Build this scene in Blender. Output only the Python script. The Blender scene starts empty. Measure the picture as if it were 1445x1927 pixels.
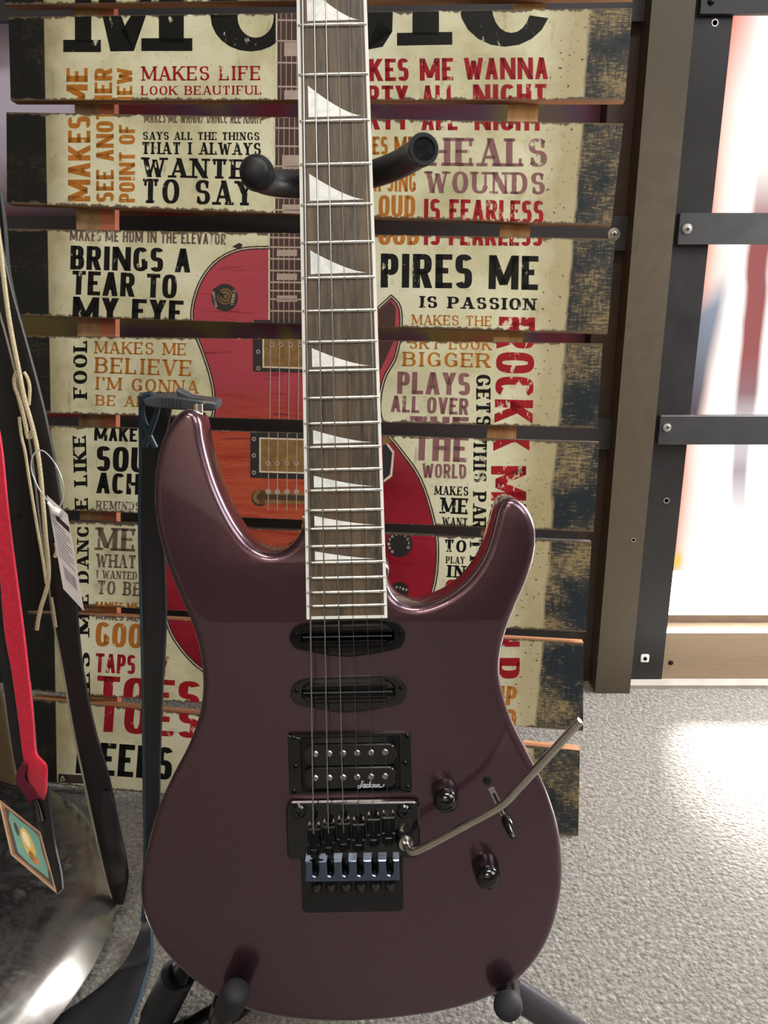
import bpy, bmesh, math, random
from mathutils import Vector, Matrix
from mathutils.geometry import tessellate_polygon
random.seed(7)
S = bpy.context.scene
COL = S.collection
R = math.radians
PI = math.pi

# ------------------------------------------------------------------ camera
FPX, CX, CY = 1558.0, 722.5, 963.5
PITCH, CAMH = R(16.8), 0.65
cd = bpy.data.cameras.new('camera')
cam = bpy.data.objects.new('camera', cd); COL.objects.link(cam)
cam.location = (0, 0, CAMH)
cam.rotation_euler = (PI / 2 - PITCH, 0, 0)
cd.sensor_fit = 'VERTICAL'; cd.sensor_height = 36.0; cd.lens = 36.0 * FPX / 1927.0
cd.clip_start = 0.02
S.camera = cam

# ------------------------------------------------------------------ view, world, lights
S.view_settings.view_transform = 'Standard'
S.view_settings.look = 'None'
S.view_settings.gamma = 1.0
S.view_settings.use_curve_mapping = False
S.view_settings.exposure = 0.0
W = bpy.data.worlds.new('world'); S.world = W; W.use_nodes = True
W.node_tree.nodes['Background'].inputs[0].default_value = (0.75, 0.85, 1.0, 1)
W.node_tree.nodes['Background'].inputs[1].default_value = 0.05

def area(name, loc, target, sx, sy, power, color=(1, 1, 1)):
    ld = bpy.data.lights.new(name, 'AREA'); ld.shape = 'RECTANGLE'; ld.size = sx; ld.size_y = sy
    ld.energy = power; ld.color = color
    o = bpy.data.objects.new(name, ld); COL.objects.link(o); o.location = loc
    o.rotation_euler = (Vector(target) - Vector(loc)).to_track_quat('-Z', 'Y').to_euler()
    return o
area('assumed_front_light', (1.6, -0.4, 1.7), (0.25, 0.9, 0.45), 1.1, 0.9, 21, (0.98, 0.97, 1.0))  # assumed front light, unseen; no window stands here, position set for left-right falloff
area('assumed_ceiling_light', (0.5, -0.35, 2.6), (0.5, 0.2, 0), 1.2, 0.4, 34, (1.0, 0.95, 0.86))  # assumed overhead light, unseen; no fixture is built
area('window_daylight', (0.92, 1.185, 0.55), (0.60, 0.5, 0.0), 0.5, 0.9, 52, (1.0, 0.97, 0.95))  # area light added just inside the window, boosts its daylight on the carpet

area('added_wall_fill', (-0.5, -2.5, 2.7), (-0.5, -3.3, 0.9), 1.2, 0.4, 140, (1.0, 0.92, 0.82))  # added fill: brightens the front wall that the upper horn reflects
sd = bpy.data.lights.new('sun', 'SUN'); sd.energy = 190.0; sd.angle = R(22); sd.color = (1.0, 0.97, 0.93)
sun = bpy.data.objects.new('sun', sd); COL.objects.link(sun)
sun.rotation_euler = Vector((-0.10, -0.8, -0.39)).to_track_quat('-Z', 'Y').to_euler()

# ------------------------------------------------------------------ helpers
def lin(c):
    c /= 255.0
    return c / 12.92 if c <= 0.04045 else ((c + 0.055) / 1.055) ** 2.4
def C(r, g, b): return (lin(r), lin(g), lin(b), 1.0)

class NT:
    def __init__(s, name):
        s.m = bpy.data.materials.new(name); s.m.use_nodes = True
        s.t = s.m.node_tree; s.b = s.t.nodes['Principled BSDF']
        s._co = None
    def n(s, t, **kw):
        nd = s.t.nodes.new(t)
        for k, v in kw.items(): setattr(nd, k, v)
        return nd
    def l(s, a, b): s.t.links.new(a, b)
    def co(s, kind='Object'):
        if not s._co: s._co = s.n('ShaderNodeTexCoord')
        return s._co.outputs[kind]
    def mapped(s, scale=(1, 1, 1), loc=(0, 0, 0), rot=(0, 0, 0), kind='Object'):
        mp = s.n('ShaderNodeMapping'); s.l(s.co(kind), mp.inputs[0])
        mp.inputs['Scale'].default_value = scale; mp.inputs['Location'].default_value = loc
        mp.inputs['Rotation'].default_value = rot
        return mp.outputs[0]
    def noise(s, scale, detail=4, rough=0.55, vec=None, dist=0.0):
        nd = s.n('ShaderNodeTexNoise'); nd.inputs['Scale'].default_value = scale
        nd.inputs['Detail'].default_value = detail; nd.inputs['Roughness'].default_value = rough
        nd.inputs['Distortion'].default_value = dist
        s.l(vec if vec is not None else s.co(), nd.inputs['Vector']); return nd.outputs['Fac']
    def ramp(s, fac, stops, interp='LINEAR'):
        nd = s.n('ShaderNodeValToRGB'); s.l(fac, nd.inputs[0]); cr = nd.color_ramp; cr.interpolation = interp
        while len(cr.elements) < len(stops): cr.elements.new(0.5)
        for e, (p, c) in zip(cr.elements, stops):
            e.position = p; e.color = c if not isinstance(c, (int, float)) else (c, c, c, 1)
        return nd.outputs[0]
    def mix(s, fac, a, b):
        nd = s.n('ShaderNodeMix', data_type='RGBA')
        for sock, v in ((nd.inputs[0], fac), (nd.inputs[6], a), (nd.inputs[7], b)):
            if isinstance(v, (int, float, tuple)): sock.default_value = v
            else: s.l(v, sock)
        return nd.outputs[2]
    def math(s, op, a, b=0.0, clamp=False):
        nd = s.n('ShaderNodeMath', operation=op); nd.use_clamp = clamp
        for sock, v in ((nd.inputs[0], a), (nd.inputs[1], b)):
            if isinstance(v, (int, float)): sock.default_value = v
            else: s.l(v, sock)
        return nd.outputs[0]
    def sep(s, vec):
        nd = s.n('ShaderNodeSeparateXYZ'); s.l(vec, nd.inputs[0]); return nd.outputs
    def set(s, **kw):
        for k, v in kw.items():
            sock = s.b.inputs[k]
            if isinstance(v, (int, float, tuple)): sock.default_value = v
            else: s.l(v, sock)
        return s
    def bump(s, h, strength=0.3, dist=0.001):
        nd = s.n('ShaderNodeBump'); nd.inputs['Strength'].default_value = strength
        nd.inputs['Distance'].default_value = dist
        s.l(h, nd.inputs['Height']); s.l(nd.outputs[0], s.b.inputs['Normal'])
        return s

def mat(name, col, rough=0.5, metal=0.0, var=0.12, scale=60, coat=0.0, bump=0.0, spec=0.5):
    t = NT(name)
    f = t.noise(scale, 4)
    c1 = tuple(x * (1 - var) for x in col[:3]) + (1,); c2 = tuple(min(1, x * (1 + var)) for x in col[:3]) + (1,)
    t.set(**{'Base Color': t.ramp(f, [(0.3, c1), (0.7, c2)]), 'Metallic': metal, 'Coat Weight': coat,
             'Specular IOR Level': spec})
    t.set(Roughness=t.ramp(f, [(0.3, max(0.02, rough - 0.05)), (0.7, min(1, rough + 0.05))]))
    if bump: t.bump(f, bump, 0.001)
    return t.m

class MB:
    """collects polygons; build() links them as one mesh object"""
    def __init__(s): s.v = []; s.f = []; s.mi = []; s.uv = {}; s.sm = []
    def face(s, pts, m=0, uv=None, smooth=False):
        i = len(s.v); s.v += [tuple(p) for p in pts]; s.f.append(list(range(i, i + len(pts))))
        s.mi.append(m); s.sm.append(smooth)
        if uv: s.uv[len(s.f) - 1] = uv
    def grid(s, rows, closed_u=False, closed_v=False, m=0, smooth=True):
        i = len(s.v); nr, nc = len(rows), len(rows[0])
        for r in rows: s.v += [tuple(p) for p in r]
        for a in range(nr if closed_v else nr - 1):
            for b in range(nc if closed_u else nc - 1):
                a2, b2 = (a + 1) % nr, (b + 1) % nc
                s.f.append([i + a * nc + b, i + a * nc + b2, i + a2 * nc + b2, i + a2 * nc + b]); s.mi.append(m); s.sm.append(smooth)
    def prism(s, poly, z0, z1, m=0, M=None, mtop=None, bevel=0.0):
        """convex or concave 2d polygon (ccw) from z0 to z1 (z1 is the face with the bevel)"""
        tr = (lambda p: M @ Vector(p)) if M is not None else Vector
        n = len(poly)
        a = [tr((x, y, z0)) for x, y in poly]
        if bevel:
            ins = inset(poly, bevel)
            b = [tr((x, y, z1 - bevel)) for x, y in poly]; c = [tr((x, y, z1)) for x, y in ins]
            for k in range(n):
                k2 = (k + 1) % n
                s.face([a[k], a[k2], b[k2], b[k]], m); s.face([b[k], b[k2], c[k2], c[k]], m)
            s.face(c, m if mtop is None else mtop)
        else:
            b = [tr((x, y, z1)) for x, y in poly]
            for k in range(n):
                k2 = (k + 1) % n
                s.face([a[k], a[k2], b[k2], b[k]], m)
            s.face(b, m if mtop is None else mtop)
        s.face(a[::-1], m)
    def box(s, c, d, m=0, M=None, bevel=0.0):
        x, y, z = c; w, h, t = d[0] / 2, d[1] / 2, d[2] / 2
        s.prism([(x - w, y - h), (x + w, y - h), (x + w, y + h), (x - w, y + h)], z - t, z + t, m, M, None, bevel)
    def tube(s, path, rad, n=12, m=0, caps=True):
        path = [Vector(p) for p in path]
        if not isinstance(rad, (list, tuple)): rad = [rad] * len(path)
        rows = []; up = None
        for i, p in enumerate(path):
            t = (path[min(i + 1, len(path) - 1)] - path[max(i - 1, 0)])
            if t.length < 1e-9: t = Vector((0, 0, 1))
            t.normalize()
            if up is None:
                up = Vector((0, 0, 1)) if abs(t.z) < 0.9 else Vector((1, 0, 0))
            a = t.cross(up); 
            if a.length < 1e-6: a = t.orthogonal()
            a.normalize(); b = a.cross(t); up = b
            rows.append([p + (a * math.cos(2 * PI * k / n) + b * math.sin(2 * PI * k / n)) * rad[i] for k in range(n)])
        s.grid(rows, closed_u=True, m=m)
        if caps:
            s.face(rows[0][::-1], m); s.face(rows[-1], m)
    def lathe(s, prof, n=24, m=0, M=None):
        """profile [(r, z)] about local z"""
        tr = (lambda p: M @ Vector(p)) if M is not None else Vector
        rows = [[tr((r * math.cos(2 * PI * k / n), r * math.sin(2 * PI * k / n), z)) for k in range(n)] for r, z in prof]
        s.grid(rows, closed_u=True, m=m)
        if prof[0][0] > 1e-6: s.face(rows[0][::-1], m)
        if prof[-1][0] > 1e-6: s.face(rows[-1], m)
    def build(s, name, mats, parent=None, sharp=35, clean=True):
        me = bpy.data.meshes.new(name); me.from_pydata(s.v, [], s.f)
        if not isinstance(mats, (list, tuple)): mats = [mats]
        for mm in mats: me.materials.append(mm)
        for p, k, q in zip(me.polygons, s.mi, s.sm): p.material_index = k; p.use_smooth = True
        if s.uv:
            ul = me.uv_layers.new(name='UVMap')
            for fi, uv in s.uv.items():
                for li, q in zip(me.polygons[fi].loop_indices, uv): ul.data[li].uv = q
        if clean:
            bm = bmesh.new(); bm.from_mesh(me)
            bmesh.ops.remove_doubles(bm, verts=bm.verts, dist=1e-6)
            bmesh.ops.dissolve_degenerate(bm, edges=bm.edges, dist=1e-7)
            bmesh.ops.recalc_face_normals(bm, faces=bm.faces)
            bm.to_mesh(me); bm.free()
        me.set_sharp_from_angle(angle=R(sharp))
        o = bpy.data.objects.new(name, me); COL.objects.link(o)
        if parent: o.parent = parent
        return o

def inset(poly, d):
    n = len(poly); out = []
    for i in range(n):
        p0, p1, p2 = Vector(poly[i - 1]), Vector(poly[i]), Vector(poly[(i + 1) % n])
        e1 = (p1 - p0).normalized(); e2 = (p2 - p1).normalized()
        n1 = Vector((-e1.y, e1.x)); n2 = Vector((-e2.y, e2.x))
        b = n1 + n2
        if b.length < 1e-6: b = n1.copy()
        b.normalize(); k = d / max(0.35, b.dot(n1))
        out.append((p1.x + b.x * k, p1.y + b.y * k))
    return out
def rrect(x0, y0, x1, y1, r, k=6):
    out = []
    for cx, cy, a0 in ((x1 - r, y0 + r, -90), (x1 - r, y1 - r, 0), (x0 + r, y1 - r, 90), (x0 + r, y0 + r, 180)):
        for j in range(k + 1):
            a = R(a0 + 90 * j / k); out.append((cx + r * math.cos(a), cy + r * math.sin(a)))
    return out
def ell(cx, cy, rx, ry, n=32, a0=0, a1=360):
    full = abs(a1 - a0) >= 360
    return [(cx + rx * math.cos(R(a0 + (a1 - a0) * k / (n if full else n - 1))), cy + ry * math.sin(R(a0 + (a1 - a0) * k / (n if full else n - 1)))) for k in range(n)]
def spline(pts, per=6, closed=False):
    P = [Vector(p) for p in pts]; n = len(P); out = []
    rng = range(n) if closed else range(n - 1)
    g = (lambda i: P[i % n]) if closed else (lambda i: P[max(0, min(n - 1, i))])
    for i in rng:
        p0, p1, p2, p3 = g(i - 1), g(i), g(i + 1), g(i + 2)
        for k in range(per):
            t = k / per
            out.append(0.5 * ((2 * p1) + (p2 - p0) * t + (2 * p0 - 5 * p1 + 4 * p2 - p3) * t * t + (3 * p1 - p0 - 3 * p2 + p3) * t ** 3))
    if not closed: out.append(P[-1].copy())
    return out

def tag(o, label=None, cat=None, group=None, kind=None):
    for k, v in (('label', label), ('category', cat), ('group', group), ('kind', kind)):
        if v: o[k] = v
    return o
def empty(name, M):
    o = bpy.data.objects.new(name, None); COL.objects.link(o); o.matrix_world = M
    o.empty_display_size = 0.05
    return o

# camera rays: a point of the photograph carried onto a real plane of the room
ct, st = math.cos(PITCH), math.sin(PITCH)
def ray(px, py):
    x = (px - CX) / FPX; yu = -(py - CY) / FPX
    return Vector((x, ct + yu * st, yu * ct - st))
EYE = Vector((0, 0, CAMH))
def cam2w(x, yu, d): return Vector((x, d * ct + yu * st, CAMH + yu * ct - d * st))
def at_y(px, py, Y): r = ray(px, py); return EYE + r * (Y / r.y)
def at_z(px, py, Z): r = ray(px, py); return EYE + r * ((Z - CAMH) / r.z)
class Frame:
    def __init__(s, O, ex, ey, ez):
        s.M = Matrix((ex, ey, ez)).transposed().to_4x4(); s.M.translation = O; s.I = s.M.inverted()
        s.e = s.I @ EYE
    def on(s, px, py, z=0.0):
        d = s.I.to_3x3() @ ray(px, py); t = (z - s.e.z) / d.z; p = s.e + d * t
        return (p.x, p.y)
    def on3(s, px, py, z=0.0):
        x, y = s.on(px, py, z); return Vector((x, y, z))

# ------------------------------------------------------------------ materials
m_black = mat('black_plastic', C(15, 16, 18), 0.32, var=0.2)
m_gloss = mat('black_gloss', C(9, 10, 13), 0.16, var=0.2, coat=0.5)
m_rubber = mat('black_rubber', C(26, 29, 33), 0.42, var=0.2, scale=40, spec=0.35)
m_steel = mat('steel', C(190, 188, 182), 0.2, 1.0, var=0.06)
m_nickel = mat('fret_nickel', C(235, 234, 228), 0.16, 1.0, var=0.03)
m_string = mat('string_steel', C(175, 175, 172), 0.3, 1.0, var=0.05)
m_plain = mat('plain_string', C(120, 120, 118), 0.32, 1.0, var=0.05)
m_dkmetal = mat('black_metal', C(17, 18, 20), 0.25, 0.6, var=0.2)
m_frame = mat('dark_aluminium', C(38, 37, 39), 0.42, 0.3, var=0.07, scale=25)
m_frame2 = mat('bar_aluminium', C(50, 50, 53), 0.5, 0.2, var=0.06, scale=40)
m_post = mat('bronze_aluminium', C(78, 71, 58), 0.45, 0.2, var=0.05, scale=60)
m_white = mat('white_plastic', C(236, 240, 236), 0.35, var=0.03)
m_screw = mat('zinc_screw', C(200, 200, 196), 0.3, 0.9, var=0.05)

# ------------------------------------------------------------------ room shell
WY = 1.22
def carpet():
    t = NT('carpet')
    vo = t.n('ShaderNodeTexVoronoi'); vo.inputs['Scale'].default_value = 210
    warp = t.noise(60, 3); 
    t.l(t.co(), vo.inputs['Vector'])
    fine = t.noise(420, 4, 0.7); big = t.noise(7, 4); mid = t.noise(170, 3)
    h = t.math('ADD', t.math('MULTIPLY', vo.outputs['Distance'], -0.9), t.math('MULTIPLY', fine, 0.7))
    base = t.ramp(big, [(0.3, C(127, 123, 117)), (0.7, C(143, 139, 132))])
    spot = t.ramp(t.math('ADD', t.math('MULTIPLY', mid, 0.6), t.math('MULTIPLY', fine, 0.4)), [(0.36, C(66, 63, 58)), (0.5, C(129, 126, 120)), (0.64, C(182, 179, 172))])
    t.set(**{'Base Color': t.mix(0.55, base, spot), 'Roughness': 0.95, 'Specular IOR Level': 0.1, 'Sheen Weight': 0.15})
    t.bump(h, 1.0, 0.006)
    return t.m
def slab(name, lo, hi, m, kind='structure', parent=None):
    b = MB(); c = [(a + d) / 2 for a, d in zip(lo, hi)]; b.box(c, [d - a for a, d in zip(lo, hi)])
    o = b.build(name, m, parent)
    if kind: o['kind'] = kind
    return o
m_wall = mat('painted_wall', C(150, 140, 128), 0.8, var=0.05, scale=12)
m_darkpanel = mat('dark_panel', C(38, 33, 33), 0.7, var=0.2, scale=8)
slab('floor', (-2.6, -3.6, -0.05), (2.9, WY + 0.03, 0), carpet())
slab('ceiling', (-2.6, -3.6, 2.85), (2.9, 1.5, 2.95), mat('ceiling_paint', C(180, 176, 170), 0.9))
slab('wall_left', (-2.7, -3.6, 0), (-2.6, 1.5, 2.85), m_wall)
slab('wall_right', (2.9, -3.6, 0), (3.0, 1.5, 2.85), m_wall)
slab('wall_front', (-2.6, -3.7, 0), (2.9, -3.6, 2.85), m_wall)
slab('added_dark_panel', (-2.6, -3.6, 0), (2.9, -3.5, 0.95), m_darkpanel)  # added dark slab behind the camera, darkens reflections low on the guitar body

# window wall: kick plate, stiles, cross bars, panes
def kick():
    t = NT('brushed_bronze')
    v = t.mapped((3, 3, 220)); f = t.noise(6, 4, 0.6, v); sc = t.noise(90, 2)
    t.set(**{'Base Color': t.ramp(f, [(0.3, C(132, 114, 94)), (0.7, C(152, 133, 110))]), 'Metallic': 0.2, 'Roughness': 0.42})
    t.bump(f, 0.08, 0.0006); return t.m
m_kick = kick()
def banner():
    """bright printed banner on the lit window"""
    t = NT('lit_banner')
    p = t.sep(t.co()); v = t.mapped((2.0, 1, 0.9), (0.2, 0, 0.6)); n1 = t.noise(2.6, 3, 0.5, v, 1.2)
    n2 = t.noise(5, 2, 0.5, t.mapped((1, 1, 1), (3, 0, 1)), 0.6)
    wx = t.math('ADD', p[0], t.math('MULTIPLY', t.math('SUBTRACT', n1, 0.5), 0.022))
    # orange rim beside the stile, fading to white
    edge = t.ramp(wx, [(0.0, 0.0), (0.455, 0.0), (0.475, 0.55), (0.505, 1.0)])
    col = t.mix(edge, C(226, 108, 46), C(255, 253, 248))
    top = t.math('MULTIPLY', t.ramp(p[2], [(0.86, 0.0), (0.98, 1.0)]), t.ramp(wx, [(0.45, 1.0), (0.52, 0.0)]))
    col = t.mix(top, col, C(216, 84, 52))
    # grey blue sweep across the middle pane
    def band(c0, slope, z0, w, zlo, zhi, fade):
        c = t.math('SUBTRACT', wx, t.math('ADD', t.math('MULTIPLY', t.math('SUBTRACT', p[2], z0), slope), c0))
        b = t.math('ABSOLUTE', c)
        k = t.math('SUBTRACT', 1.0, t.math('DIVIDE', b, w), True)
        k = t.math('MULTIPLY', k, 2.2, True)
        a1 = t.math('DIVIDE', t.math('SUBTRACT', p[2], zlo), fade, True)
        a2 = t.math('DIVIDE', t.math('SUBTRACT', zhi, p[2]), fade, True)
        return t.math('MULTIPLY', k, t.math('MULTIPLY', a1, a2, True))
    ed = t.math('SUBTRACT', 0.506, t.math('MULTIPLY', t.math('SUBTRACT', 0.61, p[2]), 0.09))
    g = t.math('DIVIDE', t.math('SUBTRACT', ed, wx), 0.018, True)
    g = t.math('MULTIPLY', g, t.math('DIVIDE', t.math('SUBTRACT', 0.625, t.math('ADD', p[2], t.math('MULTIPLY', t.math('SUBTRACT', wx, 0.47), -0.9))), 0.05, True))
    g = t.math('MULTIPLY', g, t.math('DIVIDE', t.math('SUBTRACT', p[2], 0.39), 0.02, True))
    col = t.mix(t.math('MULTIPLY', g, 0.95), col, t.ramp(p[2], [(0.42, C(62, 60, 68)), (0.6, C(128, 140, 156))]))
    col = t.mix(band(0.544, -0.03, 0.55, 0.021, 0.36, 0.80, 0.10), col, t.ramp(p[2], [(0.42, C(140, 122, 128)), (0.52, C(150, 88, 86))]))
    col = t.mix(t.math('MULTIPLY', band(0.556, -0.10, 0.32, 0.015, 0.24, 0.44, 0.10), 0.8), col, C(140, 118, 130))
    low = band(0.462, 0.0, 0.2, 0.020, 0.17, 0.21, 0.015)
    col = t.mix(low, col, C(250, 190, 90))
    em = t.n('ShaderNodeEmission'); t.l(col, em.inputs[0]); em.inputs[1].default_value = 1.35
    t.l(em.outputs[0], t.t.nodes['Material Output'].inputs[0])
    return t.m
def darkbanner():
    t = NT('printed_banner')
    p = t.sep(t.co()); v = t.mapped((1, 1, 1), (0.4, 0, 0.2)); n = t.noise(2.4, 3, 0.5, v, 1.5); n2 = t.noise(5, 3, 0.5, t.mapped((1, 1, 1), (5, 0, 2)), 1.0)
    c = t.ramp(n, [(0.30, C(66, 10, 24)), (0.42, C(92, 18, 34)), (0.5, C(70, 44, 66)), (0.58, C(96, 92, 40)), (0.68, C(110, 40, 36))])
    lav = t.ramp(n2, [(0.36, C(214, 84, 140)), (0.48, C(216, 206, 232)), (0.66, C(206, 200, 226))])
    c = t.mix(t.ramp(p[0], [(0.0, 1.0), (1.0, 1.0)]), c, c)
    left = t.math('MULTIPLY', t.math('SUBTRACT', -0.36, p[0]), 14.0, True)
    low = t.math('MULTIPLY', t.math('SUBTRACT', p[2], 0.71), 12.0, True)
    c = t.mix(t.math('MULTIPLY', left, low), c, lav)
    t.set(**{'Base Color': c, 'Roughness': 0.4})
    return t.m
win = tag(empty('window_1', Matrix.Translation((0, WY, 0))), kind='structure')
def wpart(name, lo, hi, m, bevel=0.0, parent=None):
    b = MB(); c = [(a + d) / 2 for a, d in zip(lo, hi)]; c[1] -= WY
    b.box(c, [d - a for a, d in zip(lo, hi)], bevel=bevel)
    o = b.build(name, m, parent or win)
    return o
wpart('post', (0.332, 1.165, 0), (0.3865, 1.26, 2.85), m_post, 0.0)
wpart('stile', (0.3868, 1.20, 0.0), (0.4475, 1.26, 2.85), m_frame)
wpart('stile', (0.296, 1.205, 0.0), (0.3318, 1.26, 2.85), mat('brown_channel', C(58, 48, 40), 0.5, 0.2))
wpart('stile', (1.15, 1.20, 0.0), (1.25, 1.26, 2.85), m_frame)
wpart('stile', (-0.66, 1.20, 0.0), (-0.56, 1.26, 2.85), m_frame)
wpart('kick_plate', (0.4477, 1.203, 0.0), (1.1498, 1.25, 0.086), m_kick)
wpart('kick_plate', (-2.6, 1.203, 0.0), (0.2958, 1.25, 0.30), mat('dark_kick', C(30, 28, 30), 0.5))
# sill behind the kick plate and the edge of the pane stop
b = MB(); b.box((0.8, 0.032, 0.093), (0.7, 0.019, 0.014)); b.build('sill', mat('sill_bronze', C(110, 96, 84), 0.5), win)
b = MB(); b.box((0.452, 0.02, 0.6), (0.006, 0.03, 1.0)); b.build('glazing_bead', m_frame, win)
def wall_z(py, Y=1.20): return at_y(1300, py, Y).z
bars = []
for y0, y1 in ((28, -70), (460, 401), (835, 781)):
    z0, z1 = wall_z(y0, 1.196), wall_z(y1, 1.196)
    bars.append((z0, z1)); wpart('crossbar', (0.4015, 1.190, z0), (1.15, 1.1998, z1), m_frame2, 0.001)
    wpart('crossbar', (-0.56, 1.192, z0 - 0.008), (0.3315, 1.2045, z1 - 0.004), m_frame2 if z0 > 0.3 else m_frame)
def screw(px, py, Y, r, parent, washer=0.0, dark=False):
    c = at_y(px, py, Y); b = MB()
    M = Matrix.Translation((c.x, Y - WY, c.z)) @ Matrix.Rotation(PI / 2, 4, 'X')
    if washer: b.lathe([(washer, 0), (washer, 0.0012), (r, 0.0014)], 24, 0, M)
    b.lathe([(r, 0.0), (r, 0.0012), (r * 0.8, 0.0024), (r * 0.3, 0.003), (0.0001, 0.003)], 24, 0, M)
    if not dark:
        b.box((0, 0, 0.0030), (r * 1.1, r * 0.22, 0.0006), 1, M); b.box((0, 0, 0.0030), (r * 0.22, r * 1.1, 0.0006), 1, M)
    return b.build('screw', [m_screw if not dark else m_dkmetal, m_black], parent)
screw(1293, 431, 1.1899, 0.0052, win, 0.0068)
screw(1255, 804, 1.1899, 0.0048, win, 0.0062)
screw(1155, 441, 1.1919, 0.0056, win, 0.0085)
screw(1338, 3, 1.1899, 0.0042, win, dark=True)
screw(1262, 1247, 1.2028, 0.004, win, dark=True)
def hole(px, py, Y, r):
    c = at_y(px, py, Y); b = MB(); M = Matrix.Translation((c.x, Y - WY, c.z)) @ Matrix.Rotation(PI / 2, 4, 'X')
    b.lathe([(r, 0), (r, 0.0007), (r * .72, 0.0007), (r * .7, -0.0005)], 18, 0, M)
    b.lathe([(r * .7, 0.0003), (0.0001, 0.0003)], 18, 1, M)
    b.build('drill_hole', [m_screw, m_black], win)
hole(1345, 43, 1.1999, 0.0045); hole(1254, 942, 1.1999, 0.0045); hole(1192, 1016, 1.1649, 0.0034)
c = at_y(1213, 1238, 1.1999); b = MB(); M = Matrix.Translation((c.x, 1.1999 - WY, c.z)) @ Matrix.Rotation(PI / 2, 4, 'X')
b.prism(rrect(-0.0065, -0.0065, 0.0065, 0.0065, 0.002, 3), 0, 0.002, 0, M); b.lathe([(0.003, 0.002), (0.003, 0.004), (0.0001, 0.004)], 14, 1, M)
b.build('stop_block', [m_white, m_dkmetal], win)
# panes
m_glass_out = NT('daylit_street'); em = m_glass_out.n('ShaderNodeEmission'); em.inputs[1].default_value = 11.0
nz = m_glass_out.noise(3, 2, 0.5, m_glass_out.mapped((1, 1, 8)))
m_glass_out.l(m_glass_out.ramp(nz, [(0.3, (0.86, 0.9, 1, 1)), (0.6, (1, 1, 1, 1))]), em.inputs[0])
m_glass_out.l(em.outputs[0], m_glass_out.t.nodes['Material Output'].inputs[0])
zb = at_y(1300, 1075, 1.25).z
wpart('pane', (0.448, 1.262, zb - 0.01), (1.15, 1.268, 2.85), m_glass_out.m)
tg = NT('clear_glass'); tr = tg.n('ShaderNodeBsdfTransparent'); gl = tg.n('ShaderNodeBsdfGlossy'); gl.inputs['Roughness'].default_value = 0.02
fr0 = tg.n('ShaderNodeFresnel'); mx = tg.n('ShaderNodeMixShader'); tg.l(fr0.outputs[0], mx.inputs[0]); tg.l(tr.outputs[0], mx.inputs[1]); tg.l(gl.outputs[0], mx.inputs[2])
tg.l(mx.outputs[0], tg.t.nodes['Material Output'].inputs[0])
wpart('pane', (0.448, 1.262, 0.086), (1.15, 1.265, zb - 0.0101), tg.m)
slab('ground_outside', (-0.5, 1.275, -0.05), (3.5, 5.0, 0.0), mat('sunlit_concrete', C(222, 218, 210), 0.9, var=0.06, scale=14))
slab('trim_2', (0.389, 1.180, 0.0), (1.15, 1.2025, 0.006), mat('threshold_strip', C(150, 144, 138), 0.6, var=0.12, scale=40))
slab('wall_back', (1.25, 1.20, 0.0), (2.9, 1.26, 2.85), m_wall)
wpart('pane', (-2.6, 1.262, 0.0), (0.31, 1.268, 2.85), mat('dim_glass', C(26, 20, 24), 0.25, var=0.2))
o = slab('window_banner', (0.4485, 1.252, zb), (1.149, 1.256, 2.6), banner(), None)
tag(o, 'bright backlit printed banner filling the sunny window at the right', 'banner')
o = slab('window_banner', (-2.2, 1.236, 0.36), (0.295, 1.24, 2.6), darkbanner(), None)
tag(o, 'dim purple and dark red printed banner on the window behind the wooden sign', 'banner')

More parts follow.
